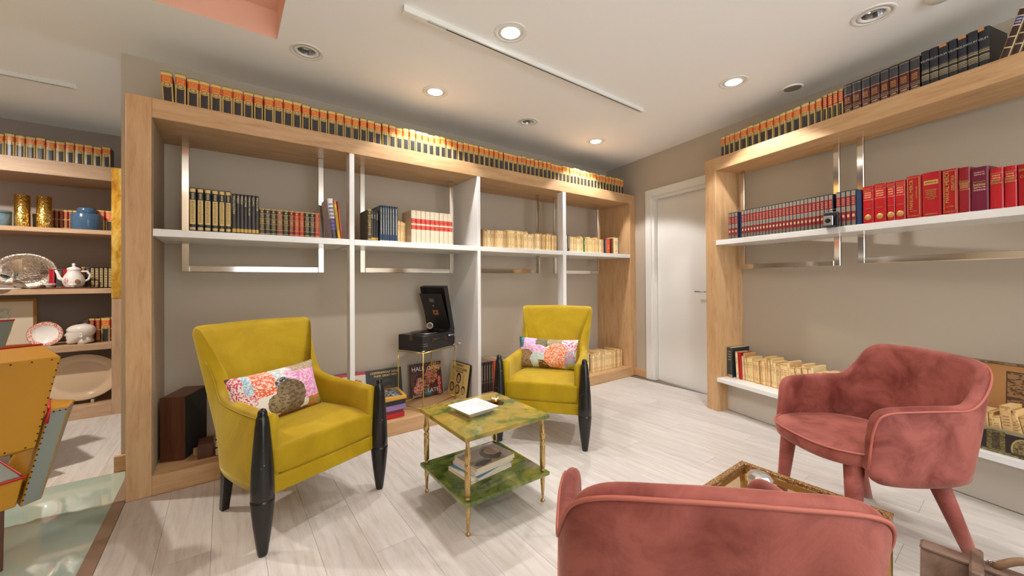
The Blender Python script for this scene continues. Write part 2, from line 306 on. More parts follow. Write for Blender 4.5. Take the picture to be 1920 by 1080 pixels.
def prism(name, pts, vec, m, b=0):
    """polygon pts extruded by vec"""
    bm = bmesh.new(); v = Vector(vec); a = [bm.verts.new(p_) for p_ in pts]; c = [bm.verts.new(Vector(p_) + v) for p_ in pts]; n = len(pts)
    bm.faces.new(a); bm.faces.new(c)
    for i in range(n): bm.faces.new((a[i], a[(i + 1) % n], c[(i + 1) % n], c[i]))
    bmesh.ops.recalc_face_normals(bm, faces=bm.faces)
    if b: bev(bm, b, 2)
    return new_mesh(name, bm, m)
def grid_surface(name, rows, m, closed_u=True, sub=0, parent=None, caps=False):
    """rows: list of loops (list of points)"""
    bm = bmesh.new(); R = [[bm.verts.new(p_) for p_ in row] for row in rows]
    for a, b in zip(R, R[1:]):
        n = len(a)
        for i in range(n if closed_u else n - 1): j = (i + 1) % n; bm.faces.new((a[i], a[j], b[j], b[i]))
    if caps: bm.faces.new(R[0]); bm.faces.new(R[-1])
    me = new_mesh(name, bm, m, True); o = obj(name, me, parent)
    if sub: md = o.modifiers.new('s', 'SUBSURF'); md.levels = sub; md.render_levels = sub
    return o
_tx = {}
def text_me(body, size, m, ext=.0006, align='CENTER'):
    k = (body, size, m.name, align)
    if k in _tx: return _tx[k]
    cu = bpy.data.curves.new('lettering', 'FONT'); cu.body = body; cu.size = size; cu.extrude = ext; cu.align_x = align; cu.align_y = 'CENTER'; cu.resolution_u = 2
    t = bpy.data.objects.new('lettering', cu); COL.objects.link(t); dg = bpy.context.evaluated_depsgraph_get()
    me = bpy.data.meshes.new_from_object(t.evaluated_get(dg)); bpy.data.objects.remove(t)
    me.materials.clear(); me.materials.append(m); _tx[k] = me; return me
def lettering(body, size, m, parent, loc, vert=False, rot=None, sx=1):
    o = obj('lettering', text_me(body, size, m), parent, loc, rot or ((PI / 2, 0, 0) if not vert else (PI / 2, -PI / 2, 0)))
    o.scale = (sx, 1, 1); return o
ORD = 'zeroth first second third fourth fifth sixth seventh eighth ninth tenth eleventh twelfth thirteenth fourteenth fifteenth sixteenth seventeenth eighteenth nineteenth twentieth'.split()
TENS = {2: 'twenty', 3: 'thirty', 4: 'forty', 5: 'fifty', 6: 'sixty', 7: 'seventy', 8: 'eighty'}
def ordn(i):
    if i <= 20: return ORD[i]
    return {2: 'twenti', 3: 'thirti', 4: 'forti', 5: 'fifti', 6: 'sixti', 7: 'seventi', 8: 'eighti'}[i // 10] + 'eth' if i % 10 == 0 else TENS[i // 10] + '-' + ORD[i % 10]

# ---------------------------------------------------------------- setting: floor, walls, ceiling
def struct(name, me, fr=None, loc=None, parent=None):
    o = obj(name, me, parent)
    if fr and not parent: o.location = fr.o; o.rotation_euler = (0, 0, fr.a)
    if not parent: o['kind'] = 'structure'
    return o
floor = struct('floor', boxme('floor', -3.2, 5.2, -5.4, 2.7, -.12, -.006, plain('floor_joint', (120, 104, 88), .8), 0), A)
PW = .192
def plank_me(w_, l_):
    bm = bmesh.new(); box(bm, 0, w_ - .0012, 0, l_ - .0012, -.006, 0)
    return new_mesh('plank', bm, M['plank'])
_pm = {}
row = 0; a = -2.3
def add_plank(a, d0, d1):
    k = (round(d1 - d0, 3)); 
    if k not in _pm: _pm[k] = plank_me(PW, k)
    o = obj('plank', _pm[k], floor, (a, d0, 0))
rows = [(-PW * i, .50, 2.1) for i in range(1, 7)] + [(PW * i, -3.05, .0 if PW * i < 4.35 else .09) for i in range(0, 23)]
for i, (a, dlo, dhi) in enumerate(rows):
    ln_ = 1.38; d = dlo - (i * .46 % 1.38)
    while d < dhi:
        s_, e_ = max(d, dlo), min(d + ln_, dhi)
        if e_ - s_ > .03: add_plank(a, s_, e_)
        d += ln_
# glass floor panel with its trim
struct('floor_glass_panel', boxme('floor_glass_panel', -3.2, -.055, -5.0, .495, -.006, .001, M['gfloor'], 0), A)
struct('trim_1', boxme('trim_1', -.055, -.002, -3.0, .495, -.006, .002, plain('bronze_floor_trim', (150, 124, 104), .45), .001), A)
struct('wall_back', boxme('wall_back', -.096, 4.66, .5235, .64, 0, H, M['wall'], 0), A)
bm = bmesh.new(); box(bm, -.45, .365, 0, .12, 0, H); box(bm, .365, 1.17, 0, .12, 2.165, H); box(bm, 1.17, 7.5, 0, .12, 0, H)
struct('wall_right', new_mesh('wall_right', bm, M['wall']), W)
struct('wall_far', boxme('wall_far', -5.0, 4.6, DC + .5235, DC + .64, 0, H, M['wallc'], 0), A)
struct('blocker_wall_left', boxme('blocker_wall_left', -3.15, -3.05, -4.7, DC + .64, 0, H, M['wall'], 0), A)  # unseen wall, added to block world light from the left
struct('blocker_wall_rear', boxme('blocker_wall_rear', -3.05, .6, -4.7, -4.6, 0, H, M['wall'], 0), A)  # unseen partial wall, added so world light enters only from the right rear
struct('baseboard_back', boxme('baseboard_back', -.125, -.003, .497, .522, 0, .10, M['oak_x'], .002), A)
struct('baseboard_right', boxme('baseboard_right', -.20, .282, -.016, -.001, 0, .092, M['oak_x'], .002), W)
# door with casing
bm = bmesh.new(); box(bm, .282, .365, -.018, .0, 0, 2.25); box(bm, .365, 1.17, -.018, .0, 2.165, 2.25); box(bm, 1.17, 1.255, -.018, .0, 0, 2.25)
box(bm, .365, .40, 0, .10, 0, 2.165); box(bm, .40, 1.135, 0, .10, 2.13, 2.165); box(bm, 1.135, 1.17, 0, .10, 0, 2.165)
struct('trim_2', new_mesh('trim_2', bm, M['white_trim']), W)
door = struct('door_1', boxme('door_1', .403, 1.132, .05, .09, .012, 2.127, M['white_trim'], .002), W)
hb = obj('door_handle', tube('door_handle', [(1.06, .05, 1.06), (1.06, .02, 1.06), (1.06, .0, 1.06), (1.03, -.006, 1.06), (.95, -.006, 1.06)], .008, M['steel']), door)
# ceiling with lamp holes and the painted trough
LAMPS = [(-1.3094, 2.4655, 0), (.1569, 3.592, 0), (2.0297, 2.1496, 0)] + [(x, y, 1) for x, y in LIT]
RH = .074
def a_local(x, y):
    q = Vector((x, y, 0)) - A.o; return q.dot(A.e), q.dot(A.n)
bm = bmesh.new()
def loop(pts):
    vs = [bm.verts.new((p_[0], p_[1], H)) for p_ in pts]; return [bm.edges.new((vs[i], vs[(i + 1) % len(vs)])) for i in range(len(vs))]
ed = loop([(-3.6, -5.6), (5.6, -5.6), (5.6, 2.75), (-3.6, 2.75)]) + loop([(-1.9, -2.4), (.69, -2.4), (.69, -.215), (-1.9, -.215)])
for x, y, _ in LAMPS:
    ca, cdd = a_local(x, y); ed += loop([(ca + RH * math.cos(2 * PI * i / 32), cdd + RH * math.sin(2 * PI * i / 32)) for i in range(32)])
bmesh.ops.triangle_fill(bm, use_beauty=True, edges=ed)
struct('ceiling', new_mesh('ceiling', bm, M['ceil']), A)
bm = bmesh.new(); fs = box(bm, -1.9, .69, -2.4, -.215, H, H + .17); bm.faces.remove(fs[0])
struct('ceiling_trough', new_mesh('ceiling_trough', bm, M['peach']), A)
bm = bmesh.new(); box(bm, -.5, 0, -.02, .02, 0, .02)
bm.free()
# downlights
trim_me = lathe('trim_ring', [(.098, 0), (.098, -.002), (.094, -.004), (.074, -.0045), (.0735, .012), (.075, .03)], M['white_trim'], 40)
rim_me = lathe('tilt_ring', [(.0715, .012), (.0715, -.004), (.055, -.004), (.050, .004)], M['white_trim'], 40)
gap_me = lathe('shadow_gap', [(.0745, .02), (.0715, .02)], M['black'], 40)
cone_me = lathe('reflector', [(.0525, .001), (.044, .035), (.03, .06), (0, .062)], M['steel'], 28, False)
lens_me = lathe('lens', [(.0565, -.0035), (.03, -.006), (0, -.0065)], M['lens'], 32)
cap_me = lathe('housing', [(.078, .001), (.078, .08), (0, .08)], M['black'], 24)
where = ['beside the peach trough', 'between the shelf wall and the track', 'near the right-hand shelf unit', 'above the green table beyond the track', 'above the long shelf unit', 'before the right-hand shelf unit', 'nearest the far door corner']
for i, (x, y, on) in enumerate(LAMPS):
    t = thing('ceiling_downlight', ('lit' if on else 'unlit') + ' round recessed white downlight ' + where[i], 'downlight', loc=(x, y, H), group='recessed ceiling downlights')
    t.rotation_euler = (0, 0, A.a)
    obj('trim_ring', trim_me, t); obj('tilt_ring', rim_me, t); obj('housing', cap_me, t)
    obj('lens' if on else 'reflector', lens_me if on else cone_me, t)
sp_ = thing('ceiling_speaker', 'small round grey ceiling grille over the right-hand shelf', 'speaker', loc=(2.18, 2.977, H))
obj('rim', lathe('rim', [(.07, 0), (.07, -.006), (.062, -.009), (.058, -.006)], M['ceil'], 32), sp_); obj('grille', lathe('grille', [(.058, -.004), (0, -.005)], plain('grey_grille', (150, 140, 128), .7), 32), sp_)
sd = thing('smoke_detector', 'white smoke detector at the upper right ceiling edge', 'detector', loc=(2.228, 1.99, H))
obj('base', lathe('base', [(.055, 0), (.055, -.012), (.045, -.03), (0, -.032)], M['white_trim'], 28), sd)
def track(a0, a1, d, label, feed):
    t = thing('light_track', label, 'light track', A, a0, d, H)
    L = a1 - a0; bm = bmesh.new(); box(bm, 0, L, -.018, -.006, -.03, 0); box(bm, 0, L, .006, .018, -.03, 0); box(bm, 0, L, -.006, .006, -.012, 0)
    obj('rail', new_mesh('rail', bm, M['white_trim']), t)
    part('slot', (.16 if feed else .0, L - .02, -.006, .006, -.028, -.014), M['black'], t, 0)
    part('end_cap', (L, L + .012, -.019, .019, -.031, 0), M['white_trim'], t)
    if feed: part('power_feed', (-.1, .04, -.02, .02, -.034, 0), M['white_trim'], t, .002)
track(1.30, 3.32, -.945, 'long white ceiling track with a black slot, between the downlights', True)
track(-3.0, -.468, 1.305, 'white ceiling track with a black slot in the left room', False)

# ---------------------------------------------------------------- long bookcase (frame A)
def chrome_frame(parent, a0, a1, d, z0, z1, w_=.04, dp=.022):
    f = obj('support_frame', None or boxme('support_frame', a0 + w_, a1 - w_, d, d + dp, z0, z0 + .042, M['chrome'], .003), parent); f['label'] = 'polished chrome rectangular frame'
    part('upright', (a0, a0 + w_, d, d + dp, z0, z1), M['chrome'], f, .003); part('upright', (a1 - w_, a1, d, d + dp, z0, z1), M['chrome'], f, .003)
L_, T_, DD = 4.5476, 2.2336, .5225
bk = thing('bookcase', 'long oak-framed wall bookcase with white shelf and dividers behind the mustard armchairs', 'bookcase', A)
part('side_panel', (0, .1053, 0, DD, 0, T_), M['oak_z'], bk); part('side_panel', (L_ - .1058, L_, 0, DD, 0, T_), M['oak_z'], bk)
part('top_panel', (.1053, L_ - .1058, 0, DD, T_ - .1104, T_), M['oak_x'], bk); part('base_panel', (.1053, L_ - .1058, 0, DD, 0, .1096), M['oak_x'], bk)
lin_ = part('lining', (.1063, .1093, .02, DD - .002, .112, T_ - .112), plain('lining_paint', (164, 144, 118), .6), bk, 0)
divs = [(1.159, 1.193), (2.243, 2.275), (3.297, 3.345)]
for i, (a0, a1) in enumerate(divs): part('divider', (a0, a1, 0, DD if i == 1 else .085, .1096, T_ - .1104), M['lacquer'], bk)
edges = [.1093] + [v for q in divs for v in q] + [L_ - .1058]
for i in range(0, 8, 2): part('shelf', (edges[i], edges[i + 1], 0, DD, 1.455, 1.497), M['lacquer'], bk)
chrome_frame(bk, .213, 1.04, .265, 1.258, T_ - .1104); chrome_frame(bk, 1.305, 2.145, .265, 1.260, T_ - .1104)
chrome_frame(bk, 2.40, 3.205, .265, 1.262, T_ - .1104); chrome_frame(bk, 3.42, 4.20, .265, 1.258, T_ - .1104)

# ---------------------------------------------------------------- right bookcase (frame B)
TB = 2.283
bb = thing('bookcase', 'oak-framed wall bookcase with white shelves on the right, beside the white door', 'bookcase', B)
LB = 3.3
part('side_panel', (0, .11, 0, .33, 0, TB), M['oak_z'], bb); part('side_panel', (LB - .11, LB, 0, .33, 0, TB), M['oak_z'], bb)
part('top_panel', (.11, LB - .11, 0, .355, TB - .1122, TB), M['oak_x'], bb)
part('shelf', (.11, LB - .11, 0, .36, 1.497, 1.54), M['lacquer'], bb); part('shelf', (.11, LB - .11, 0, .36, .268, .3045), M['lacquer'], bb)
part('plinth', (.11, LB - .11, .125, .14, .004, .268), plain('beige_plinth', (200, 190, 176), .5), bb)
chrome_frame(bb, .168, .955, .235, 1.283, TB - .1122); chrome_frame(bb, 1.06, 2.9, .235, 1.295, TB - .1122)

# ---------------------------------------------------------------- bookcase in the next room (frame A, d from DC)
bc = thing('bookcase', 'oak bookcase with four shelves standing in the left-hand room', 'bookcase', A, 0, DC)
part('side_panel', (-.386, -.24, 0, DD, 0, T_), M['oakc_z'], bc); part('top_panel', (-2.6, -.386, 0, DD, T_ - .125, T_), M['oakc_x'], bc)
gl = part('gold_leaf_strip', (-.387, -.27, -.006, -.001, 1.05, T_), None or NT('gl').m, bc, .001)
_t = NT('gold_leaf'); _v = _t.co('Object', (1, 1, .5)); _n = _t.noise(_v, 9, 5, .7, .5); _t.set(Base_Color=_t.ramp(_n, [(.35, lin((176, 118, 40))), (.5, lin((226, 176, 70))), (.65, lin((250, 220, 130)))]), Metallic=.85, Roughness=.38); gl.data.materials.clear(); gl.data.materials.append(_t.m); gl['label'] = 'gold leaf facing'
for z0, z1 in ((1.622, 1.660), (1.095, 1.140), (.595, .650), (0, .113)): part('shelf', (-2.6, -.386, 0, DD, z0, z1), M['oakc_x'], bc)

# ---------------------------------------------------------------- books
_bm = {}
def book_meshes(kind, t, dp, h, old):
    k = (kind, round(t, 3), round(dp, 2), round(h, 3))
    if k in _bm: return _bm[k]
    t, dp, h = k[1:]; b = .0028 if t > .02 else .0018; cv = min(.006, t * .22) if not old else .002
    bm = bmesh.new()
    out = [(0, dp), (0, cv)] + [(t * .5 - t * .5 * math.cos(PI * q / 5), cv - cv * math.sin(PI * q / 5)) for q in range(1, 5)] + [(t, cv), (t, dp)]
    inn = [(t - b, dp), (t - b, cv + b), (b, cv + b), (b, dp)]
    pts = out + inn; lo = [bm.verts.new((x, y, 0)) for x, y in pts]; hi = [bm.verts.new((x, y, h)) for x, y in pts]; n = len(pts)
    for i in range(n):
        f = bm.faces.new((lo[i], lo[(i + 1) % n], hi[(i + 1) % n], hi[i])); f.material_index = 0 if 1 <= i <= 5 else 1
    for q in (lo, hi):
        f = bm.faces.new(q); f.material_index = 1
    cov = new_mesh('book', bm, [S[kind], BD[kind]])
    bm = bmesh.new(); ins = .003 if not old else .0005; box(bm, b, t - b, cv + b, dp - ins, ins, h - ins); pg = new_mesh('page_block', bm, M['pagesold'] if old else M['pages'])
    _bm[k] = (cov, pg); return _bm[k]
KNAME = {'worn': 'paperback', 'greybook': 'encyclopedia_volume', 'magdark': 'magazine'}
def book(fr, a, d, z, t, dp, h, kind, label, group, tilt=0, old=False, color=None, rotz=0):
    cov, pg = book_meshes(kind, t, dp, h, old)
    o = bpy.data.objects.new(KNAME.get(kind, 'book'), cov); COL.objects.link(o); o.location = fr.w(a, d, z)
    o.rotation_mode = 'XYZ'; o.matrix_world = Matrix.Translation(fr.w(a, d, z)) @ Matrix.Rotation(fr.a + rotz, 4, 'Z') @ Matrix.Rotation(tilt, 4, 'Y')
    tag(o, label, 'book', group)
    if color: o.color = color
    p_ = bpy.data.objects.new('page_block', pg); COL.objects.link(p_); p_.parent = o
    return o
def row_edges(fr, ed, d, z, dp, h, kind, desc, where_, group, jit=0, gapk=.0015, n0=1, tot=None):
    res = []; n = len(ed) - 1; k = tot or n
    for i in range(n):
        t = ed[i + 1] - ed[i] - gapk; j = i + n0
        lb = desc + ', ' + (ordn(j) + ' from the left ' if n > 1 else '') + where_
        hh = h + (random.choice((-1, 0, 0, 1)) * jit)
        res.append(book(fr, ed[i], d + random.uniform(0, .004), z, t, dp, hh, kind[i % len(kind)] if isinstance(kind, list) else kind, lb, group))
    return res
# top of the long bookcase: 77 volumes
a = .145; ws = []
n77 = 77; step = (4.40 - .145) / n77
for i in range(n77):
    t = step - random.choice((.002, .004, .006))
    if i in (0, 1): pass
    book(A, a, .05 + random.uniform(0, .006), T_, t, .15, .188 + random.choice((-.006, 0, .004)), 'antique', 'black and gold volume, ' + ordn(i + 1) + ' from the left atop the long bookcase', 'gilt volumes along the top of the long bookcase', tilt=(-.05 if i == 0 else 0))
    a += step
# next room, top
ea = [-1.62 + .0557 * i for i in range(23)]
for i in range(8, 22):
    book(A, -1.625 + .0557 * i, DC + .05, T_, .052, .15, .188 + random.choice((-.006, 0, .004)), 'antique', 'black and gold volume, ' + ordn(22 - i) + " from the right atop the left room's bookcase", 'gilt volumes along the top of the left-room bookcase')
# right bookcase top
bt = [.122, .166, .215, .262, .318, .383, .435, .493, .549, .607, .655, .702, .755, .812, .869, .91, .953]
row_edges(B, bt, .05, TB, .15, .19, 'antique', 'black and gold volume with orange label', 'atop the right bookcase', 'gilt volumes atop the right bookcase', .004, .003)
row_edges(B, [.958, .988, 1.020, 1.052, 1.084], .05, TB, .15, .192, 'narrow', 'narrow red and gold volume', 'of four atop the right bookcase', 'narrow gilt volumes', 0, .004)
row_edges(B, [1.086, 1.133, 1.184, 1.230, 1.281, 1.326, 1.371, 1.421, 1.468], .05, TB, .16, .205, 'law', 'burgundy and black gilt volume', 'atop the right bookcase', 'burgundy volumes atop the right bookcase', 0, .003)
nv = row_edges(B, [1.472, 1.507, 1.544, 1.584, 1.619, 1.656, 1.695, 1.735], .05, TB, .2, .215, 'navy', 'dark navy volume with silver lettering', 'atop the right bookcase', 'navy volumes atop the right bookcase', 0, .002)
SIL = plain('silver_foil', (196, 196, 190), .35, .6); GF = plain('gold_foil', (222, 184, 110), .35, .7); WH = plain('white_ink', (226, 224, 216), .6); CRM = plain('cream_ink', (226, 212, 170), .6)
ORG = plain('scuffed_board', (196, 138, 90), .8)
for i, o in enumerate(nv):
    t = (o.dimensions.x or .036); lettering('VSUM', .0165, SIL, o, (.018, -.0012, .155), sx=.86)
    if i in (2, 4, 6): part('scuff', (.004 if i != 6 else .0, .032 if i != 6 else .022, -.0006, .006, .199, .2155), ORG, o, 0)
for i in range(4): book(B, 1.768 + .034 * i, .03, TB, .031, .17, .24, 'brown', 'brown gilt volume leaning right, ' + ordn(i + 1) + ' of those beside the navy volumes', 'leaning brown gilt volumes', tilt=.30)

# long bookcase, middle shelf
ZS = 1.497
row_edges(A, [.266, .302, .336, .372, .406, .438, .470], .02, ZS, .2, .258, 'ornate', 'tall black volume with ornate gold spine', 'on the middle shelf', 'ornate gilt volumes', 0, .0035)
th = row_edges(A, [.471, .493, .512, .532, .551, .572, .593, .612], .02, ZS, .2, .248, 'thin', 'thin dark art volume with gold foot', 'beside the ornate gilt books', 'thin dark art volumes', 0, .001)
for o, s_ in zip(th, ('ARQUITECTURA', 'OPERA', 'POESIA', 'PINTURA', 'PINTURA UNIVERSAL', 'DANZA', 'ESCULTURA')):
    obj('lettering', text_me(s_, .0155 if len(s_) < 13 else .0125, CRM, align='RIGHT'), o, (.0095, -.0012, .235), (PI / 2, -PI / 2, 0))
row_edges(A, [.613, .643, .675, .707, .746, .779, .810, .841, .872, .905, .936, .967], .02, ZS, .15, .170, ['olive', 'dkblue', 'green', 'russet', 'green', 'maroon', 'scarlet', 'scarlet', 'green', 'dkblue', 'scarlet'], 'small leather-bound volume with gilt bands', 'on the middle shelf', 'small leather-bound volumes', 0, .001)
book(A, 1.046, .02, ZS, .036, .2, .283, 'magwhite', 'thick white and purple book leaning left beside the first divider', 'leaning books by the first divider', tilt=-.115)
book(A, 1.086, .02, ZS, .018, .2, .275, 'yellow', 'yellow book leaning left beside the first white divider', 'leaning books by the first divider', tilt=-.115)
book(A, 1.106, .02, ZS, .012, .2, .27, 'redthin', 'thin red book leaning left, nearest the first white divider', 'leaning books by the first divider', tilt=-.1)
# bay 2
book(A, 1.300, .04, ZS, .028, .2, .238, 'olive', 'dark olive book behind the chrome upright, left end of bay two', 'dark volumes in bay two')
t3 = row_edges(A, [1.331, 1.352, 1.370, 1.387], .06, ZS, .2, .240, 'thin', 'thin dark art volume with gold foot', 'in the second bay', 'dark volumes in bay two', 0, .001)
for o, s_ in zip(t3, ('ARTE', 'CINE', 'MUSICA')): lettering(s_, .014, CRM, o, (.008, -.0012, .19), True)
n7 = row_edges(A, [1.389, 1.409, 1.428, 1.446, 1.465, 1.483, 1.506, 1.530], .03, ZS, .26, .278, 'navytxt', 'slim navy book with white spine title', 'in the second bay', 'navy books in bay two', 0, .001)
for i, t in enumerate((.02, .022, .021)): book(A, 1.560 + .0235 * i, .12, ZS, t, .14, .185 - .006 * i, 'worn', 'small worn tan book, ' + ordn(i + 1) + ' of three between navy and red-banded books', 'small worn books in bay two', old=True, color=(.95, .8, .6, 1))
row_edges(A, [1.632, 1.674, 1.716, 1.756, 1.797, 1.838, 1.880, 1.921, 1.962, 2.003], .01, ZS, .2, .262, 'band', 'tall cream book with red double band', 'in the second bay', 'red-banded cream books', 0, .002)
# worn paperbacks
CR = [(1, .93, .8, 1), (1, .88, .7, 1), (.9, .74, .56, 1), (1, 1, .95, 1), (.7, .54, .38, 1), (1, .9, .74, 1), (.82, .68, .5, 1), (.95, .9, .66, 1)]
def worn_row(fr, a0, a1, d, z, h0, h1, dp, where_, group, tint=(1, 1, 1), specials={}, tilt=0, tw=(.018, .034), desc=None):
    a = a0; i = 0; L = []
    while a < a1 - .015:
        t = min(round(random.uniform(*tw), 3), a1 - a); L.append((a, t)); a += t + .0008
    for i, (a, t) in enumerate(L):
        k = specials.get(i, 'worn'); c = random.choice(CR); c = tuple(c[q] * tint[q] for q in range(3)) + (1,)
        nm = {'worn': 'worn cream paperback', 'greenp': 'green paperback', 'orange': 'bright orange book', 'navytxt': 'navy blue book', 'oldblack': 'worn black hardback', 'yellow': 'yellow book', 'redplain': 'slim red book', 'magdark': 'dark magazine', 'scarlet': 'scarlet leather book', 'russet': 'russet book'}[k]
        book(fr, a, d + random.uniform(-.006, .012), z, t, dp + random.uniform(-.01, .01), random.choice([h0, h1, (h0 + h1) / 2, (h0 * 2 + h1) / 3]), k, nm + ', ' + ordn(i + 1) + ' from the left ' + where_, group, tilt=tilt + random.uniform(-.022, .022), old=(k == 'worn'), color=c if k == 'worn' else None)
worn_row(A, 2.335, 3.262, .05, ZS, .155, .178, .13, 'on the third bay shelf', 'worn paperbacks in bay three')
worn_row(A, 3.375, 4.03, .06, ZS, .158, .182, .13, 'on the fourth bay shelf', 'worn paperbacks in bay four', specials={2: 'navytxt', 11: 'greenp'})
book(A, 4.045, .06, ZS, .03, .14, .175, 'navytxt', 'navy book beside the orange book in the fourth bay', 'end books in bay four')
book(A, 4.078, .06, ZS, .062, .14, .182, 'orange', 'bright orange book standing in the fourth bay', 'end books in bay four')
book(A, 4.165, .05, ZS, .022, .14, .19, 'russet', 'brown book right of the orange book', 'end books in bay four')
book(A, 4.19, .04, ZS, .07, .14, .2, 'worn', 'thick spotted white book near the right end, fourth bay', 'end books in bay four', old=True, color=(1.05, 1.05, 1.05, 1))
book(A, 4.30, .08, ZS, .03, .13, .15, 'olive', 'small tan book against the oak end panel, fourth bay', 'end books in bay four')
# low shelf
ZB = .1096
for i, (k, t) in enumerate((('magdark', .018), ('magdark', .018), ('magdark', .018), ('magdark', .018), ('magdark', .018), ('orange', .02), ('magdark', .022), ('orange', .022), ('russet', .03), ('magwhite', .03), ('oldblack', .03), ('russet', .028))):
    book(A, 2.40 + .0285 * i, .20, ZB, t + .006, .22, .292, k, {'magdark': 'tall dark magazine', 'orange': 'tall orange-spined book', 'russet': 'tall russet book', 'magwhite': 'tall white book', 'oldblack': 'tall worn black book'}[k] + ', ' + ordn(i + 1) + ' from the left on the low shelf behind the chair', 'magazines on the low shelf')
worn_row(A, 3.40, 4.405, .10, ZB, .195, .235, .17, 'on the low shelf, fourth bay', 'old books on the low shelf', specials={7: 'greenp', 9: 'yellow', 11: 'magdark', 16: 'oldblack'})
# right bookcase, middle shelf
ZM = 1.54
for i in range(3): book(B, .228 + .031 * i, .01, ZM, .029, .16, .226, 'greybook', 'grey and red encyclopedia volume, ' + ordn(i + 1) + ' left of the blue book', 'grey and red encyclopedia set')
book(B, .322, .03, ZM, .036, .16, .224, 'blue', 'plain dark blue book between the encyclopedia volumes', 'blue book')
for i in range(26):
    o = book(B, .360 + .0262 * i, .0 + .004, ZM, .0252, .16, .228, 'greybook', 'grey and red encyclopedia volume, ' + ordn(i + 1) + ' right of the blue book', 'grey and red encyclopedia set')
    if i + 4 <= 29: lettering(str(i + 4), .012, CRM, o, (.0126, -.0014, .058))
for i in range(5):
    o = book(B, 1.060 + .0285 * i, .004, ZM, .027, .16, .23 if i < 4 else .22, 'greybook' if i < 4 else 'blue', ('grey and red encyclopedia volume' if i < 4 else 'dark blue volume') + ', ' + ordn(i + 1) + ' from the left behind the old camera', 'encyclopedia volumes by the camera')
rb = [(1.212, 1.268, 'redbook', .233), (1.270, 1.330, 'redbook', .236), (1.333, 1.372, 'redbook', .233), (1.373, 1.420, 'redbook', .233), (1.423, 1.489, 'redplain', .244), (1.491, 1.570, 'redplain', .246), (1.574, 1.634, 'redplain', .243), (1.635, 1.679, 'reddark', .238), (1.680, 1.743, 'purple', .225), (1.745, 1.792, 'redbook', .205), (1.793, 1.834, 'redbook', .203), (1.836, 1.90, 'redplain', .2), (1.902, 1.96, 'redplain', .2)]
rl = ['red volume with gold ball mark, nearest the camera', 'red volume with gold ball mark, second right of the chrome upright', 'narrow red volume with gold ball mark, third of four', 'red volume with gold ball mark, fourth of four', 'glossy red medical manual with a gold frame, left of the thick one', 'thickest red volume with a gold title box', 'glossy red geriatrics manual with a gold frame', 'dark red dictionary left of the plum book', 'plum-coloured dictionary among the red books', 'red volume first right of the plum book', 'red volume second right of the plum book', 'red dictionary third right of the plum book', 'red dictionary at the right edge of the picture']
for i, ((a0, a1, k, h), lb) in enumerate(zip(rb, rl)):
    t = a1 - a0 - .002; o = book(B, a0, .0, ZM, t, .2, h, k, lb, 'red reference books'); c = t / 2
    if i < 4:
        s_ = obj('gold_ball', lathe('gold_ball', [(.017, 0), (.015, .0012), (0, .0016)], GF, 20), o, (c, -.0006, .036), (PI / 2, 0, 0)); lettering('OCEANO', .008, GF, o, (c, -.0012, .09), sx=.9); lettering('Diccionario\nde Medicina', .0085, GF, o, (c, -.0012, h * .92), sx=.9)
    if i == 4: lettering('MANUAL MERCK', .0225, GF, o, (c - .008, -.0014, .135), True); lettering('GUIA PARA CASA', .009, GF, o, (c + .014, -.0014, .145), True); lettering('OCEANO', .012, GF, o, (c, -.0014, .012)); lettering('◇ MSD', .009, GF, o, (c, -.0014, .04))
    if i == 6: lettering('MANUAL MERCK', .0225, GF, o, (c - .009, -.0014, .145), True); lettering('GERIATRIA', .017, GF, o, (c + .013, -.0014, .165), True); lettering('OCEANO', .012, GF, o, (c, -.0014, .012)); lettering('◇ MSD', .009, GF, o, (c, -.0014, .04))
    if i in (4, 6):
        tm = .002
        bm = bmesh.new()
        for q in ((.006, .006 + tm, .02, h - .01), (t - .006 - tm, t - .006, .02, h - .01), (.006, t - .006, h - .012, h - .01)): box(bm, q[0], q[1], -.0012, .004, q[2], q[3])
        obj('gold_frame', new_mesh('gold_frame', bm, GF), o)
    if i == 5: part('title_box', (.01, t - .01, -.0012, .004, h - .07, h - .045), GF, o, 0); lettering('MANUAL DE', .008, plain('rb', (150, 20, 28), .4), o, (c, -.0018, h - .0575)); lettering('MEDICINA\nINTERNA\nGENERAL\nCLINICA\nPRACTICA\nATLAS', .010, GF, o, (c, -.0014, h - .125)); lettering('OCEANO', .012, GF, o, (c, -.0014, .012))
    if i in (7, 9, 10): lettering('Diccionario\nde términos\nde medicina', .009, GF, o, (c, -.0012, h * .66), sx=.8)
    if i == 8: lettering('Diccionario\nde términos\nde medicina', .010, GF, o, (c, -.0012, h * .62), sx=.9)
    if i >= 11: lettering('DICCIO\nDE\nCOMU', .016, GF, o, (c, -.0012, h * .78))
# right bookcase, low shelf
book(B, .116, .115, .3045, .05, .22, .268, 'oldblack', 'worn black hardback at the left end of the low right shelf', 'old books on the low right shelf')
worn_row(B, .195, 1.10, .14, .3045, .195, .235, .14, 'on the low right shelf', 'old books on the low right shelf', specials={1: 'redplain'}, tilt=-.05, tw=(.014, .034))

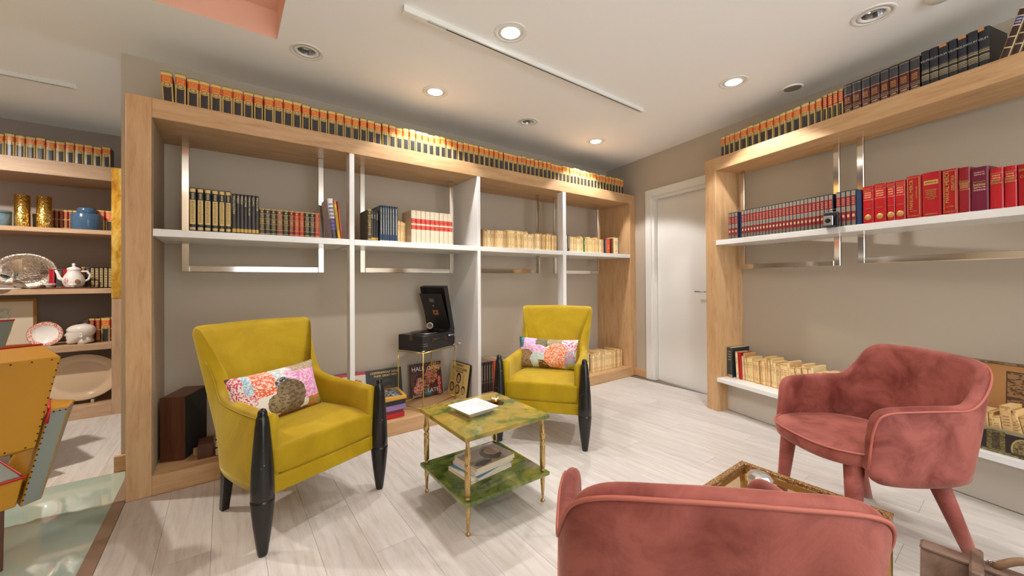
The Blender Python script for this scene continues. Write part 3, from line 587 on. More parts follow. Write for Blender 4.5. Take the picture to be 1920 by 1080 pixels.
# left room books
def crow(a0, a1, z, h, kinds, desc, where_, group, d=.16, t=.03, dp=.15):
    a = a0; i = 0
    while a + t < a1 + .001:
        k = kinds[i % len(kinds)]; i += 1
        book(A, a, DC + d, z, t - .002, dp, h * random.choice((1, 1, .99)), k, desc + ', ' + ordn(i) + ' from the left ' + where_, group); a += t
crow(-.795, -.63, 1.66, .178, ['blackred'], 'red and gold volume', 'on the upper shelf, left room', 'red gilt volumes in the left room', t=.0275)
book(A, -.625, DC + .17, 1.66, .05, .15, .2, 'magdark', 'dark book behind the blue lidded jar', 'dark books by the jar')
book(A, -.505, DC + .13, 1.66, .052, .15, .195, 'narrow', 'dark pictorial book right of the blue lidded jar', 'dark books by the jar'); book(A, -.448, DC + .13, 1.66, .056, .15, .193, 'narrow', 'dark pictorial book against the gold-leaf post', 'dark books by the jar')
for i, (k, t) in enumerate((('redplain', .034), ('oldblack', .04), ('redplain', .034), ('scarlet', .03))): book(A, -.80 + .04 * i, DC + .17, 1.14, t, .13, .172, k, ('worn black book' if k == 'oldblack' else 'small red book') + ', ' + ordn(i + 1) + ' from the left behind the teapot', 'books behind the teapot')
crow(-.635, -.40, 1.14, .195, ['spotted', 'russet', 'oldblack', 'spotted', 'spotted', 'spotted', 'spotted', 'spotted'], 'gilt patterned volume', 'right of the teapot', 'gilt volumes by the teapot', t=.0285)
crow(-.66, -.56, .65, .165, ['magdark'], 'small dark volume', 'behind the white head', 'dark volumes behind the head', d=.3, t=.045)
for i, (k, t, h) in enumerate((('magdark', .045, .20), ('blackred', .034, .215), ('blackred', .034, .213), ('antique', .056, .22), ('blackred', .03, .22))): book(A, -.60 + [0, .048, .086, .124, .184][i], DC + .14, .65, t, .15, h, k, {'magdark': 'dark volume', 'blackred': 'red gilt volume', 'antique': 'black and gold volume'}[k] + ', ' + ordn(i + 1) + ' from the left beside the white head', 'volumes beside the white head')
#PART2
# ---------------------------------------------------------------- upholstery helpers
def se(c, p_): return math.copysign(abs(c) ** p_, c)
def catmull(P, n):
    out = []
    for k in range(len(P) - 1):
        p0, p1, p2, p3 = P[max(k - 1, 0)], P[k], P[k + 1], P[min(k + 2, len(P) - 1)]
        for q in range(n):
            t = q / n; out.append(tuple(.5 * (2 * b + (c - a) * t + (2 * a - 5 * b + 4 * c - d) * t * t + (3 * b - a - 3 * c + d) * t ** 3) for a, b, c, d in zip(p0, p1, p2, p3)))
    out.append(tuple(P[-1])); return out
def dense(st, n=5): return catmull(st + [tuple([-q[0], q[1], q[2], -q[3], q[4], q[5], -q[6], q[7], q[8], q[9]]) for q in reversed(st[:-1])], n)
def shell(name, st, mat, parent, bulge=.10):
    """st: right-half stations front to back centre: (x, y, z) outer bottom, (x, y, z) outer top, inward direction, thickness, inner bottom z"""
    rows = []
    for xb, yb, zb, xt, yt, zt, ix, iy, th, zin in dense(st):
        n = math.hypot(ix, iy) or 1; ix, iy = ix / n * th, iy / n * th
        def P(f, z, k): return (xb + (xt - xb) * f + ix * k, yb + (yt - yb) * f + iy * k, z)
        h = zt - zb; r = th * .5; L = []
        for f in (0, .12, .3, .5, .7, .85): L.append(P(f, zb + (h - r) * f, -bulge * math.sin(PI * f)))
        for q in range(7): an = PI * q / 6; L.append(P(1, zt - r + r * math.sin(an), .5 - .5 * math.cos(an)))
        zi = zin
        for f in (.8, .55, .3, .1): L.append(P((zi + (zt - r - zi) * f - zb) / h, zi + (zt - r - zi) * f, 1.0))
        L += [P(.05, zi, .85), P(0, min(zi, zb + .015), .6), P(0, zb, .35)]
        rows.append(L)
    return grid_surface(name, rows, mat, True, 0, parent, caps=True)
def slab(name, rows_in, mat, parent, sub=1, n=24, pw=.35):
    """rows_in: list of (y, halfwidth, z0, z1) rounded-rect sections marching along y"""
    rows = []
    for y, hw, z0, z1 in rows_in:
        rows.append([(hw * se(math.cos(2 * PI * i / n + .13), pw), y, (z0 + z1) / 2 + (z1 - z0) / 2 * se(math.sin(2 * PI * i / n + .13), pw)) for i in range(n)])
    return grid_surface(name, rows, mat, True, sub, parent, caps=True)
def puff(name, W_, H_, T_2, mat, n=18):
    bm = bmesh.new(); G = {}
    for sgn in (-1, 1):
        for i in range(n + 1):
            for j in range(n + 1):
                u, v = 2 * i / n - 1, 2 * j / n - 1
                edge = i in (0, n) or j in (0, n)
                if edge and sgn == 1: G[1, i, j] = G[-1, i, j]; continue
                t = 0 if edge else sgn * T_2 * ((1 - abs(u) ** 3) * (1 - abs(v) ** 3)) ** .6
                x = u * W_ / 2 * (1 - .05 * (1 - v * v)); z = v * H_ / 2 * (1 - .07 * (1 - u * u))
                G[sgn, i, j] = bm.verts.new((x, t + .004 * math.sin(7 * u + 3 * v) * (0 if edge else 1), z))
        for i in range(n):
            for j in range(n): bm.faces.new((G[sgn, i, j], G[sgn, i + 1, j], G[sgn, i + 1, j + 1], G[sgn, i, j + 1]))
    return new_mesh(name, bm, mat, True)

# ---------------------------------------------------------------- mustard armchairs
LEGP = [(0, 0), (.018, 0), (.021, .01), (.028, .06), (.037, .13), (.044, .20), (.047, .238), (.047, .243), (.0435, .246), (.0435, .249), (.046, .252), (.046, .30), (.043, .38), (.037, .47), (.029, .56), (.0235, .60), (.0215, .603), (.0195, .606), (.0195, .612), (.018, .625), (.012, .636), (0, .641)]
leg_me = lathe('leg', LEGP, M['ebony'], 28)
def taper_leg(name, x, y, z, dx, dy, r0_, r1_, m):
    bm = bmesh.new(); lo = [bm.verts.new((x + dx + sx * r1_, y + dy + sy * r1_, 0)) for sx, sy in ((-1, -1), (1, -1), (1, 1), (-1, 1))]; hi = [bm.verts.new((x + sx * r0_, y + sy * r0_, z)) for sx, sy in ((-1, -1), (1, -1), (1, 1), (-1, 1))]
    bm.faces.new(lo); bm.faces.new(hi)
    for i in range(4): bm.faces.new((lo[i], lo[(i + 1) % 4], hi[(i + 1) % 4], hi[i]))
    bev(bm, .003); return new_mesh(name, bm, m)
MST = [(.290, .004, .238, .290, .004, .600, -1, 0, .050, .30), (.306, .10, .238, .302, .10, .602, -1, 0, .058, .30), (.312, .24, .238, .303, .25, .604, -1, 0, .062, .30), (.308, .37, .242, .297, .40, .612, -1, 0, .062, .30),
       (.292, .46, .25, .284, .50, .640, -1, -.15, .062, .30), (.272, .51, .26, .280, .56, .715, -1, -.6, .064, .30), (.255, .54, .27, .296, .63, .82, -.7, -1, .068, .30), (.24, .555, .27, .314, .70, .925, -.35, -1, .07, .30), (.215, .57, .27, .300, .745, .956, -.1, -1, .072, .30), (.15, .582, .27, .21, .757, .960, 0, -1, .078, .30), (.08, .59, .27, .12, .763, .963, 0, -1, .082, .30), (0, .592, .27, 0, .765, .965, 0, -1, .085, .30)]
def armchair(label, loc, yaw):
    t = thing('armchair', label, 'armchair', loc=loc, group='mustard velvet armchairs'); t.rotation_euler = (0, 0, yaw)
    shell('upholstered_shell', MST, M['mustard'], t)
    pp = [(q[3] + .001, q[4], q[5] - .027) for q in dense(MST)[:30]]
    for s_ in (1, -1): obj('piping', tube('piping', [(s_ * x, y, z) for x, y, z in pp], .0042, M['mus_pipe'], 6), t)
    slab('seat_cushion', [(-.004, .262, .322, .44), (.0, .27, .318, .452), (.03, .272, .318, .462), (.15, .268, .318, .472), (.32, .255, .318, .47), (.48, .23, .318, .462), (.55, .215, .32, .45)], M['mustard'], t, 1, 28, .3)
    part('front_rail', (-.278, .278, .0, .5, .236, .317), M['mustard'], t, .008)
    for sx in (-1, 1):
        l = obj('leg', leg_me, t, (sx * .314, -.004, 0)); l['label'] = 'turned black cigar-shaped front leg'
        l = obj('leg', taper_leg('leg', sx * .235, .50, .27, sx * .01, .03, .026, .017, M['ebony']), t); l['label'] = 'short square black rear leg'
    return t
CH1 = ((-.938, 1.966, 0), math.radians(58.6)); CH2 = ((.2035, 2.796, 0), math.radians(-16.25))
armchair('mustard velvet armchair with black cigar legs, nearer one left of the green table', *CH1)
armchair('mustard velvet armchair with black cigar legs, farther one behind the green table', *CH2)
FLW = (232, 226, 214)
pil = [('b', .5, .5, .6, .6, FLW), ('b', .10, .5, .12, .6, (226, 222, 214), (214, 60, 90), 16), ('b', .22, .9, .10, .3, (150, 186, 206), (226, 226, 222), 18), ('b', .34, .8, .14, .3, (226, 96, 50), (244, 222, 206), 22), ('b', .55, .9, .12, .2, (232, 230, 224), (190, 200, 206), 9),
       ('b', .78, .55, .22, .34, (222, 142, 190), (244, 206, 226), 17), ('b', .84, .95, .2, .12, (196, 176, 146), (160, 140, 110), 20), ('e', .50, .62, .1, .16, (52, 48, 52), (180, 180, 176), 20), ('e', .56, .36, .19, .34, (128, 108, 78), (92, 76, 52), 14), ('e', .42, .3, .12, .2, (150, 130, 96), (100, 84, 60), 14), ('b', .62, .02, .3, .06, (190, 110, 40), (90, 60, 50), 16), ('b', .88, .12, .1, .12, (214, 120, 60), (110, 150, 70), 12)]
PM1 = patches('patchwork_print', FLW, pil, rough=.75, wob=.06)
pil2 = [('b', .18, .75, .22, .3, (222, 160, 206), (240, 214, 232), 14), ('b', .04, .85, .06, .2, (60, 110, 96), (100, 150, 190), 14), ('e', .42, .85, .12, .22, (132, 118, 84), (90, 84, 60), 12), ('e', .68, .85, .18, .2, (178, 158, 120), (140, 122, 88), 16), ('e', .86, .75, .12, .4, (226, 228, 226), (210, 90, 120), 13),
        ('e', .36, .55, .15, .2, (226, 150, 196), (244, 214, 232), 14), ('e', .14, .26, .17, .34, (160, 130, 92), (112, 86, 56), 16), ('e', .37, .28, .13, .26, (206, 218, 218), (190, 204, 204), 8), ('b', .5, .1, .12, .16, (70, 54, 50), (190, 140, 60), 16), ('e', .67, .42, .2, .4, (226, 104, 54), (246, 216, 186), 24), ('e', .88, .3, .08, .3, (150, 184, 200), (214, 120, 140), 14), ('e', .92, .06, .08, .12, (196, 190, 60), (120, 150, 60), 10)]
PM2 = patches('floral_collage_print', FLW, pil2, rough=.75, wob=.05)
def pillow(label, ch, x, y, z, ry, rx, rz, mat, W_, H_):
    o = tag(obj('throw_pillow', puff('throw_pillow', W_, H_, .062, mat)), label, 'pillow', 'patchwork pillows on the armchairs')
    o.matrix_world = Matrix.Translation(ch[0]) @ Matrix.Rotation(ch[1], 4, 'Z') @ Matrix.Translation((x, y, z)) @ Matrix.Rotation(rz, 4, 'Z') @ Matrix.Rotation(rx, 4, 'X') @ Matrix.Rotation(ry, 4, 'Y')
pillow('patchwork print pillow with rhino motif on the nearer mustard armchair', CH1, -.055, .37, .588, -.02, -.30, .14, PM1, .50, .27)
pillow('pink and orange collage print pillow on the farther mustard armchair', CH2, -.03, .41, .585, .02, -.28, 0, PM2, .50, .25)

# ---------------------------------------------------------------- rose chairs
RST = [(.262, -.012, .395, .266, .004, .56, -1, 0, .028, .40), (.272, .002, .36, .276, .020, .625, -1, 0, .036, .40), (.284, .04, .345, .288, .06, .655, -1, 0, .042, .40), (.297, .14, .338, .300, .17, .664, -1, 0, .046, .40), (.301, .27, .338, .304, .29, .666, -1, 0, .047, .40), (.297, .36, .345, .303, .39, .672, -1, -.15, .047, .43),
       (.278, .42, .355, .296, .46, .728, -1, -.6, .047, .46), (.245, .455, .38, .274, .512, .802, -.8, -1, .048, .49), (.19, .487, .43, .216, .548, .839, -.3, -1, .048, .51), (.09, .50, .47, .10, .560, .848, -.1, -1, .048, .515), (0, .505, .475, 0, .562, .85, 0, -1, .048, .52)]
def seat_disc(parent, z0, z1):
    rows = []; n = 36
    for k, z in ((.86, z0), (.96, z0 + .006), (1, z0 + .02), (1, z1 - .016), (.985, z1 - .006), (.95, z1), (.7, z1 + .008), (.3, z1 + .012)):
        rows.append([(k * .262 * se(math.cos(2 * PI * i / n), .72), (.135 + k * .26 * se(math.sin(2 * PI * i / n), .8)), z) for i in range(n)])
    return grid_surface('seat', rows, M['rose'], True, 1, parent, caps=True), [(x, y, z1 - .008) for x, y, _ in rows[3]]
def cone_leg(p0, p1, ra, rb, m):
    return tube('leg', [p0, Vector(p0).lerp(Vector(p1), .5), p1], [ra, (ra + rb) / 2, rb], m, 16)
def rose_chair(label, loc, yaw):
    t = thing('upholstered_chair', label, 'chair', loc=loc, group='rose velvet armchairs'); t.rotation_euler = (0, 0, yaw)
    shell('backrest_and_arms', RST, M['rose'], t)
    full = [(q[3] * 1.004, q[4] + .001, q[5] - .015) for q in dense(RST)]
    low = [(RST[0][0] + .002, RST[0][1], .40), (RST[0][0] + .003, -.004, .47)]
    obj('piping', tube('piping', low + full + [(-x, y, z) for x, y, z in reversed(low)], .0045, M['rose_pipe'], 6), t)
    _, rim = seat_disc(t, .385, .462)
    obj('seat_piping', tube('seat_piping', [(x * 1.004, y, z) for x, y, z in rim], .0042, M['rose_pipe'], 6, True), t)
    for sx in (-1, 1):
        obj('leg', cone_leg((sx * .185, .0, .40), (sx * .215, -.03, 0), .037, .022, M['rose']), t)
        obj('leg', cone_leg((sx * .19, .33, .40), (sx * .235, .47, 0), .040, .023, M['rose']), t)
    return t
rose_chair('dusty rose velvet chair facing left, beside the low right shelf', (1.475, 1.868, 0), math.radians(-88))
rose_chair('dusty rose velvet chair seen from behind in the foreground', (.436, 1.15, 0), math.radians(172)).scale = (.965, .92, .99)

# ---------------------------------------------------------------- green side table and what stands on it
ty = math.radians(36.52)
gt = thing('side_table', 'two-tier green lacquered side table with brass legs between the armchairs', 'table', loc=(-.1648, 2.1429, 0)); gt.rotation_euler = (0, 0, ty)
part('table_top', (-.26, .26, -.26, .26, .447, .4705), M['onyx'], gt, .0025); part('lower_shelf', (-.26, .26, -.26, .26, .143, .1616), M['onyx2'], gt, .0025)
up_ = [(0, .163), (.010, .163), (.013, .17), (.008, .176), (.011, .182), (.0145, .186), (.0145, .30), (.012, .306), (.0145, .312), (.0145, .33), (.010, .338), (.014, .345), (.016, .352), (.016, .375), (.013, .384), (.009, .42), (.009, .447)]
lo_ = [(0, 0), (.011, 0), (.012, .006), (.007, .014), (.006, .02), (.010, .08), (.0125, .115), (.010, .12), (.014, .125), (.014, .143)]
def fluted(name, prof, seg=24):
    me = lathe(name, prof, M['brass'], seg)
    for v in me.vertices:
        if .187 < v.co.z < .3: pass
    return me
um, lm_ = fluted('leg', up_), fluted('foot', lo_)
for sx in (-1, 1):
    for sy in (-1, 1):
        l = obj('leg', um, gt, (sx * .232, sy * .232, 0)); obj('foot', lm_, l)
        for k in range(10):
            pass
flute = plain('dark_brass_groove', (128, 96, 44), .4, .8)
def on_table(x, y): v = Matrix.Rotation(ty, 3, 'Z') @ Vector((x, y, 0)); return (-.1648 + v.x, 2.1429 + v.y)
# tray: square, flared, pierced rim
tr = thing('square_dish', 'square white porcelain dish with pierced rim on the green table', 'dish', loc=(*on_table(-.055, .015), .471)); tr.rotation_euler = (0, 0, ty + .10)
rows = []
for hw, z in ((.060, 0), (.062, .001), (.098, .034), (.1, .036), (.098, .038), (.094, .036), (.060, .006), (.057, .005), (.01, .005)): rows.append([(sx * hw, sy * hw, z) for sx, sy in ((-1, -1), (1, -1), (1, 1), (-1, 1))])
dish = grid_surface('dish_body', rows, M['porc'], True, 0, tr, caps=True); [setattr(p_, 'use_smooth', False) for p_ in dish.data.polygons]
bm = bmesh.new()
for side in range(4):
    R_ = Matrix.Rotation(side * PI / 2, 4, 'Z')
    for rr, zz in ((.0725, .0135), (.0835, .0245)):
        for k in range(-5, 6):
            mtx = R_ @ Matrix.Translation((k * .0125 + (.006 if rr > .08 else 0), rr, .005 + (rr - .06) * .91 + .0012)) @ Matrix.Rotation(math.radians(45), 4, 'X') @ Matrix.Scale(.6, 4, (1, 0, 0))
            bmesh.ops.create_circle(bm, cap_ends=True, radius=.0033, segments=8, matrix=mtx)
ho = obj('pierced_holes', new_mesh('pierced_holes', bm, plain('hole_shadow', (120, 104, 84), .8)), tr); ho['kind'] = 'stuff'
sc_ = thing('saucer', 'thin round amber glass coaster under the gold cup', 'coaster', loc=(*on_table(.13, .075), .471))
obj('plate', lathe('plate', [(0, 0), (.05, 0), (.054, .003), (.05, .0035), (0, .003)], glass('amber_glass', (214, 170, 90), .08), 32), sc_)
cu = thing('candle_cup', 'small gold candle cup on the amber coaster', 'cup', loc=(*on_table(.13, .075), .4748))
obj('cup_body', lathe('cup_body', [(0, 0), (.017, 0), (.019, .002), (.02, .03), (.0185, .03), (.0175, .012), (0, .012)], plain('mirror_gold', (236, 186, 90), .12, 1), 28), cu); obj('rim_band', lathe('rim_band', [(.0202, .022), (.0204, .031), (.0185, .031)], M['porc'], 28), cu)
# magazines on the lower shelf
MG = patches('architecture_cover', (150, 138, 130), [('e', .62, .45, .22, .34, (92, 78, 74)), ('e', .70, .55, .16, .22, (176, 150, 136)), ('b', .5, .95, .5, .06, (190, 184, 178)), ('b', .2, .3, .22, .06, (120, 104, 98)), ('e', .25, .15, .2, .12, (70, 60, 60))], axes=(0, 1), rough=.25, wob=.1)
cvs = [(plain('glossy_white', (222, 220, 216), .3), 0, (.21, .28, .016)), (plain('blue_cover', (70, 130, 170), .3), .16, (.21, .27, .012)), (plain('lilac_cover', (206, 200, 214), .3), .02, (.2, .27, .014)), (MG, 0, (.205, .265, .022))]
zz = .162
for i, (m, rz, (w_, l_, h_)) in enumerate(cvs):
    t = thing('magazine', ['white-spined magazine at the bottom of the pile under the table', 'blue magazine poking out of the pile under the table', 'pale lilac magazine second from the top of the pile', 'grey-brown art magazine on top of the pile under the table'][i], 'magazine', loc=(*on_table(-.02 + .01 * i, .0), zz), group='magazines on the lower table shelf'); t.rotation_euler = (0, 0, ty + math.radians(-84 if 0 else 6) + rz)
    part('cover', (-l_ / 2, l_ / 2, -w_ / 2, w_ / 2, h_ - .0012, h_), m, t, 0); part('back_cover', (-l_ / 2, l_ / 2, -w_ / 2, w_ / 2, 0, .001), cvs[0][0], t, 0); part('pages', (-l_ / 2 + .002, l_ / 2 - .002, -w_ / 2 + .002, w_ / 2 - .0005, .001, h_ - .0012), M['pages'], t, 0); zz += h_ + .0008

# ---------------------------------------------------------------- glass coffee table in the foreground
GX0, GX1, GY0, GY1, GZ = 1.86, 2.205, -2.665, -2.196, .42
ct = thing('coffee_table', 'brass coffee table with pierced rim and bronze glass top before the rose chairs', 'table', A, GX0, GY0, 0); LX, LY = GX1 - GX0, GY1 - GY0
_t = NT('pierced_brass'); _v = _t.co('Object', (1, 1, 1)); _vo = _t.n('ShaderNodeTexVoronoi'); _vo.inputs['Scale'].default_value = 170; _t.plug(_vo.inputs['Vector'], _v); _f = _t.math('LESS_THAN', _vo.outputs['Distance'], .36)
_t.set(Base_Color=_t.mix(_f, lin((140, 96, 44)), lin((206, 180, 140))), Metallic=.6, Roughness=.35); _t.bump(_vo.outputs['Distance'], .6, .002); PB = _t.m
for x0, x1, y0, y1 in ((0, LX, 0, .022), (0, LX, LY - .022, LY), (0, .022, .022, LY - .022), (LX - .022, LX, .022, LY - .022)):
    part('rim', (x0, x1, y0, y1, GZ - .012, GZ), PB, ct, .001)
    part('apron', (x0 + .002, x1 - .002, y0 + .002, y1 - .002, GZ - .045, GZ - .012), M['gold'], ct, .001)
part('glass_top', (.022, LX - .022, .022, LY - .022, GZ - .02, GZ - .012), M['smoke'], ct, 0)
gleg = lathe('leg', [(0, 0), (.014, 0), (.016, .01), (.011, .03), (.012, .12), (.014, .33), (.017, .36), (.013, .365), (.013, .376)], M['gold'], 8)
for x in (.015, LX - .015):
    for y in (.015, LY - .015): obj('leg', gleg, ct, (x, y, 0))
cb = thing('crystal_bowl', 'small cut-glass ball ornament on the coffee table', 'ornament', A, GX1 - .16, GY1 - .13, GZ - .0115)
obj('crystal', lathe('crystal', [(0, 0), (.02, 0), (.04, .02), (.045, .04), (.034, .055), (.02, .06), (0, .061)], plain('cut_crystal_silver', (220, 218, 214), .12, .8), 10, False), cb)

# ---------------------------------------------------------------- leather bag
bg = thing('leather_bag', 'worn brown leather doctor bag on the floor at the lower right', 'bag', loc=(1.50, 1.165, 0)); bg.rotation_euler = (0, 0, math.radians(-50)); bg.scale = (1, 1, .93)
rows = []
for y0, z in ((.075, 0), (.078, .01), (.072, .12), (.05, .24), (.028, .30), (.022, .315)): rows.append([(-.19, -y0, z), (0, -y0 * 1.06, z), (.19, -y0, z), (.19, y0, z), (0, y0 * 1.06, z), (-.19, y0, z)])
grid_surface('bag_body', rows, M['bag'], True, 0, bg, caps=True); [setattr(p_, 'use_smooth', False) for p_ in bg.children[0].data.polygons]
part('frame_bar', (-.192, .192, -.026, .026, .312, .33), M['bag'], bg, .006)
part('strap', (-.085, -.055, -.083, .083, .18, .334), M['bag'], bg, .006); part('strap', (.085, .115, -.083, .083, .18, .334), M['bag'], bg, .006)
lk = part('lock_plate', (-.03, .035, -.036, -.024, .262, .318), plain('tarnished_brass', (150, 128, 92), .35, .9), bg, .004); obj('keyhole', boxme('keyhole', -.006, .012, -.0385, -.035, .275, .302, plain('dark_brass', (70, 54, 34), .5, .5), .002), lk)
obj('handle', tube('handle', [(-.075 + .15 * i / 12 + .04, 0, .33 + .055 * math.sin(PI * i / 12)) for i in range(13)], .011, M['baghandle'], 10), bg)
for x in (-.035, .115): obj('handle_ring', tube('handle_ring', [(x + .014 * math.cos(k * PI / 6), 0, .334 + .014 * math.sin(k * PI / 6)) for k in range(12)], .003, M['steel'], 6, True), bg)

# ---------------------------------------------------------------- gramophone on its stand
ga = math.radians(24)
st_ = thing('plant_stand', 'slender brass wire stand carrying the black gramophone', 'stand', A, 2.12, .205, .1096, ga)     # origin at the right front leg
wire = plain('brass_wire', (206, 172, 90), .3, .9); Zg = .49
for x in (-.42, 0):
    for y in (0, .28): obj('leg', tube('leg', [(x, y, 0), (x, y, Zg)], .0042, wire, 8), st_)
for z in (.03, Zg - .004):
    for p0, p1 in (((-.42, 0, z), (0, 0, z)), ((-.42, .28, z), (0, .28, z)), ((-.42, 0, z), (-.42, .28, z)), ((0, 0, z), (0, .28, z))): obj('rail', tube('rail', [p0, p1], .0036, wire, 6), st_)
gm = thing('gramophone', 'black portable wind-up gramophone with open lid on the brass stand', 'gramophone', A, 2.12, .205, .1096 + Zg + .005, ga)
bm = bmesh.new(); fs = box(bm, -.42, .0, 0, .28, 0, .13); 
bev(bm, .004); obj('case', new_mesh('case', bm, M['blackm']), gm)
part('deck', (-.41, -.01, .01, .27, .128, .1325), plain('black_deck', (24, 23, 23), .3), gm, .001)
pl = obj('turntable', lathe('turntable', [(0, .1325), (.115, .1325), (.12, .136), (.12, .141), (0, .142)], plain('shellac_black', (20, 18, 18), .25), 40), gm, (-.25, .14, 0)); obj('record_label', lathe('record_label', [(0, .1425), (.035, .1428), (0, .143)], plain('dark_label', (80, 30, 26), .5), 24), pl)
obj('turntable_rim', lathe('turntable_rim', [(.1205, .135), (.1225, .138), (.1205, .141)], M['steel'], 40), gm, (-.25, .14, 0))
obj('tone_arm', tube('tone_arm', [(-.05, .22, .14), (-.05, .22, .165), (-.07, .215, .172), (-.16, .19, .172), (-.2, .16, .175), (-.215, .125, .182)], .0085, M['chrome'], 10), gm)
sb = obj('sound_box', lathe('sound_box', [(0, .0), (.018, .0), (.021, .001)], plain('mesh_dark', (96, 80, 66), .5), 28), gm, (-.215, .108, .192), (PI / 2, 0, -.88)); obj('sound_box_rim', tube('sound_box_rim', [(.0245 * math.cos(k * PI / 12), .0245 * math.sin(k * PI / 12), 0) for k in range(24)], .0045, plain('cream_metal', (214, 200, 180), .3, .6), 8, True), sb)
obj('crank', tube('crank', [(-.12, -.002, .105), (-.12, -.03, .105), (-.06, -.034, .105), (-.048, -.034, .095), (-.03, -.034, .02), (-.02, -.036, .012), (.01, -.04, .012)], .005, M['steel'], 8), gm)
obj('crank_knob', lathe('crank_knob', [(0, 0), (.01, 0), (.014, .012), (.01, .03), (0, .032)], plain('cream_knob', (196, 176, 150), .4), 16), gm, (.0, -.04, .012), (0, PI / 2, 0))
obj('carrying_handle', tube('carrying_handle', [(-.30, -.004, .085), (-.30, -.014, .088), (-.14, -.014, .092), (-.14, -.004, .085)], .006, M['blackm'], 8), gm)
for x in (-.30, -.14): part('handle_mount', (x - .012, x + .012, -.006, 0, .072, .1), plain('copper', (150, 92, 62), .35, .8), gm, .001)
part('latch', (-.4235, -.42, .12, .15, .09, .135), plain('latch_brass', (130, 104, 66), .4, .8), gm, .001)
for z in (.045, .062): part('corner_trim', (-.423, -.37, -.0025, .0, z, z + .004), M['steel'], gm, 0); part('corner_trim', (-.423, -.42, -.0025, .04, z, z + .004), M['steel'], gm, 0)
for x in (-.41, -.01): obj('foot', lathe('foot', [(0, -.006), (.014, -.002), (.016, .01), (0, .018)], M['steel'], 12), gm, (x, .01, -.001))
# lid hinged on the right short side, leaning over the deck
lid = bpy.data.objects.new('lid', None)
LA = math.radians(14)
bm = bmesh.new(); box(bm, -.004, .006, 0, .28, 0, .42); box(bm, -.045, -.004, 0, .006, 0, .42); box(bm, -.045, -.004, .274, .28, 0, .42); box(bm, -.045, -.004, .006, .274, .414, .42)
lid = obj('lid', new_mesh('lid', bm, M['blackm']), gm, (-.006, 0, .134), (0, -LA, 0))
pk = obj('record_tray', boxme('record_tray', -.004, .0, .016, .264, .0, .35, plain('tray_black', (34, 33, 33), .45), .001), lid, (-.035, 0, .02), (0, -.13, 0))
part('name_plate', (-.0055, -.004, .115, .165, .27, .305), plain('pewter', (120, 120, 118), .4, .7), pk, 0)
e_ = part('emblem', (-.0055, -.004, .10, .16, .145, .19), plain('emblem_gold', (190, 120, 50), .4, .4), pk, 0); obj('emblem_mark', lathe('emblem_mark', [(0, 0), (.011, .0), (.011, .001), (0, .0012)], plain('emblem_dark', (50, 28, 18), .5), 16), e_, (-.0055, .13, .168), (0, -PI / 2, 0))
obj('lid_ring', tube('lid_ring', [(-.006, .135 + .007 * math.cos(k * PI / 6), .235 + .007 * math.sin(k * PI / 6)) for k in range(12)], .0022, M['steel'], 6, True), pk)
obj('lid_stay', tube('lid_stay', [(-.06, .012, .135), (-.035, .012, .22)], .004, M['steel'], 8), gm)

# ---------------------------------------------------------------- records, boxes and speaker on the low shelf
def sleeve(label, a, d, rotz, lean, mat, size=.312, edge=(30, 28, 26), roll=0, th=.005):
    t = thing('record_sleeve', label, 'record', A, a, d, .1106, rotz, 'records leaning on the low shelf')
    q = obj('sleeve', boxme('sleeve', 0, size, 0, th, 0, size, plain('sleeve_card', edge, .5), .0008), t, rot=(-lean, roll, 0)); f = obj('cover_print', boxme('cover_print', .001, size - .001, -.0006, .0, .001, size - .001, mat, 0), q); return q
q = sleeve('worn brown record sleeve at the far left behind the armchair arm', 1.03, .44, .0, .16, plain('brown_sleeve', (96, 70, 52), .6))
q = sleeve('white record sleeve with a red border left of the first divider', 1.13, .42, .0, .16, patches('red_border_print', (190, 30, 32), [('b', .5, .5, .42, .42, (226, 214, 200)), ('e', .62, .62, .16, .2, (214, 90, 30), (230, 180, 60), 10)], rough=.3, wob=.03), edge=(190, 30, 32))
q = sleeve('dark record sleeve with gold lettering left of the brass stand', 1.40, .41, .0, .18, patches('portrait_dark_print', (38, 35, 28), [('e', .55, .38, .24, .34, (58, 50, 38)), ('e', .55, .42, .14, .2, (110, 84, 56), (60, 48, 36), 12), ('b', .55, .58, .17, .05, (30, 28, 24)), ('e', .48, .44, .06, .03, (24, 20, 18)), ('e', .63, .44, .06, .03, (24, 20, 18))], rough=.3, wob=.05), edge=(30, 28, 24))
lettering('STEPPENWOLF GOLD', .026, GF, q, (.165, -.0012, .283)); lettering('THEIR GREAT HITS', .024, GF, q, (.165, -.0012, .255))
q = sleeve('colourful record sleeve with faces and block lettering under the gramophone', 1.795, .42, .0, .17, patches('collage_print', (60, 34, 30), [('b', .5, .5, .5, .5, (92, 52, 42), (40, 26, 26), 7), ('e', .66, .62, .2, .26, (196, 128, 96), (120, 60, 44), 9), ('e', .3, .4, .14, .18, (206, 140, 120), (120, 70, 60), 12), ('e', .22, .25, .14, .14, (214, 150, 130), (150, 70, 60), 12), ('e', .48, .35, .12, .16, (190, 120, 90), (60, 36, 34), 12), ('e', .8, .85, .2, .14, (206, 140, 50), (60, 34, 28), 12), ('b', .9, .32, .07, .24, (176, 28, 26)), ('e', .52, .14, .12, .08, (70, 120, 130))], rough=.3, wob=.08), edge=(40, 26, 24))
lettering('HALL', .056, WH, q, (.078, -.0014, .262), sx=.95); lettering('OATES', .045, WH, q, (.228, -.0014, .258), sx=.9); lettering('LIVE', .05, plain('pink_ink', (226, 110, 120), .5), q, (.165, -.0014, .205), rot=(PI / 2, .2, 0)); lettering('LATE', .05, WH, q, (.215, -.0014, .055)); lettering('DAVID', .03, WH, q, (.055, -.0014, .02))
for i, ch in enumerate('APOLLO'): lettering(ch, .034, WH, q, (.282, -.0016, .158 - .027 * i))
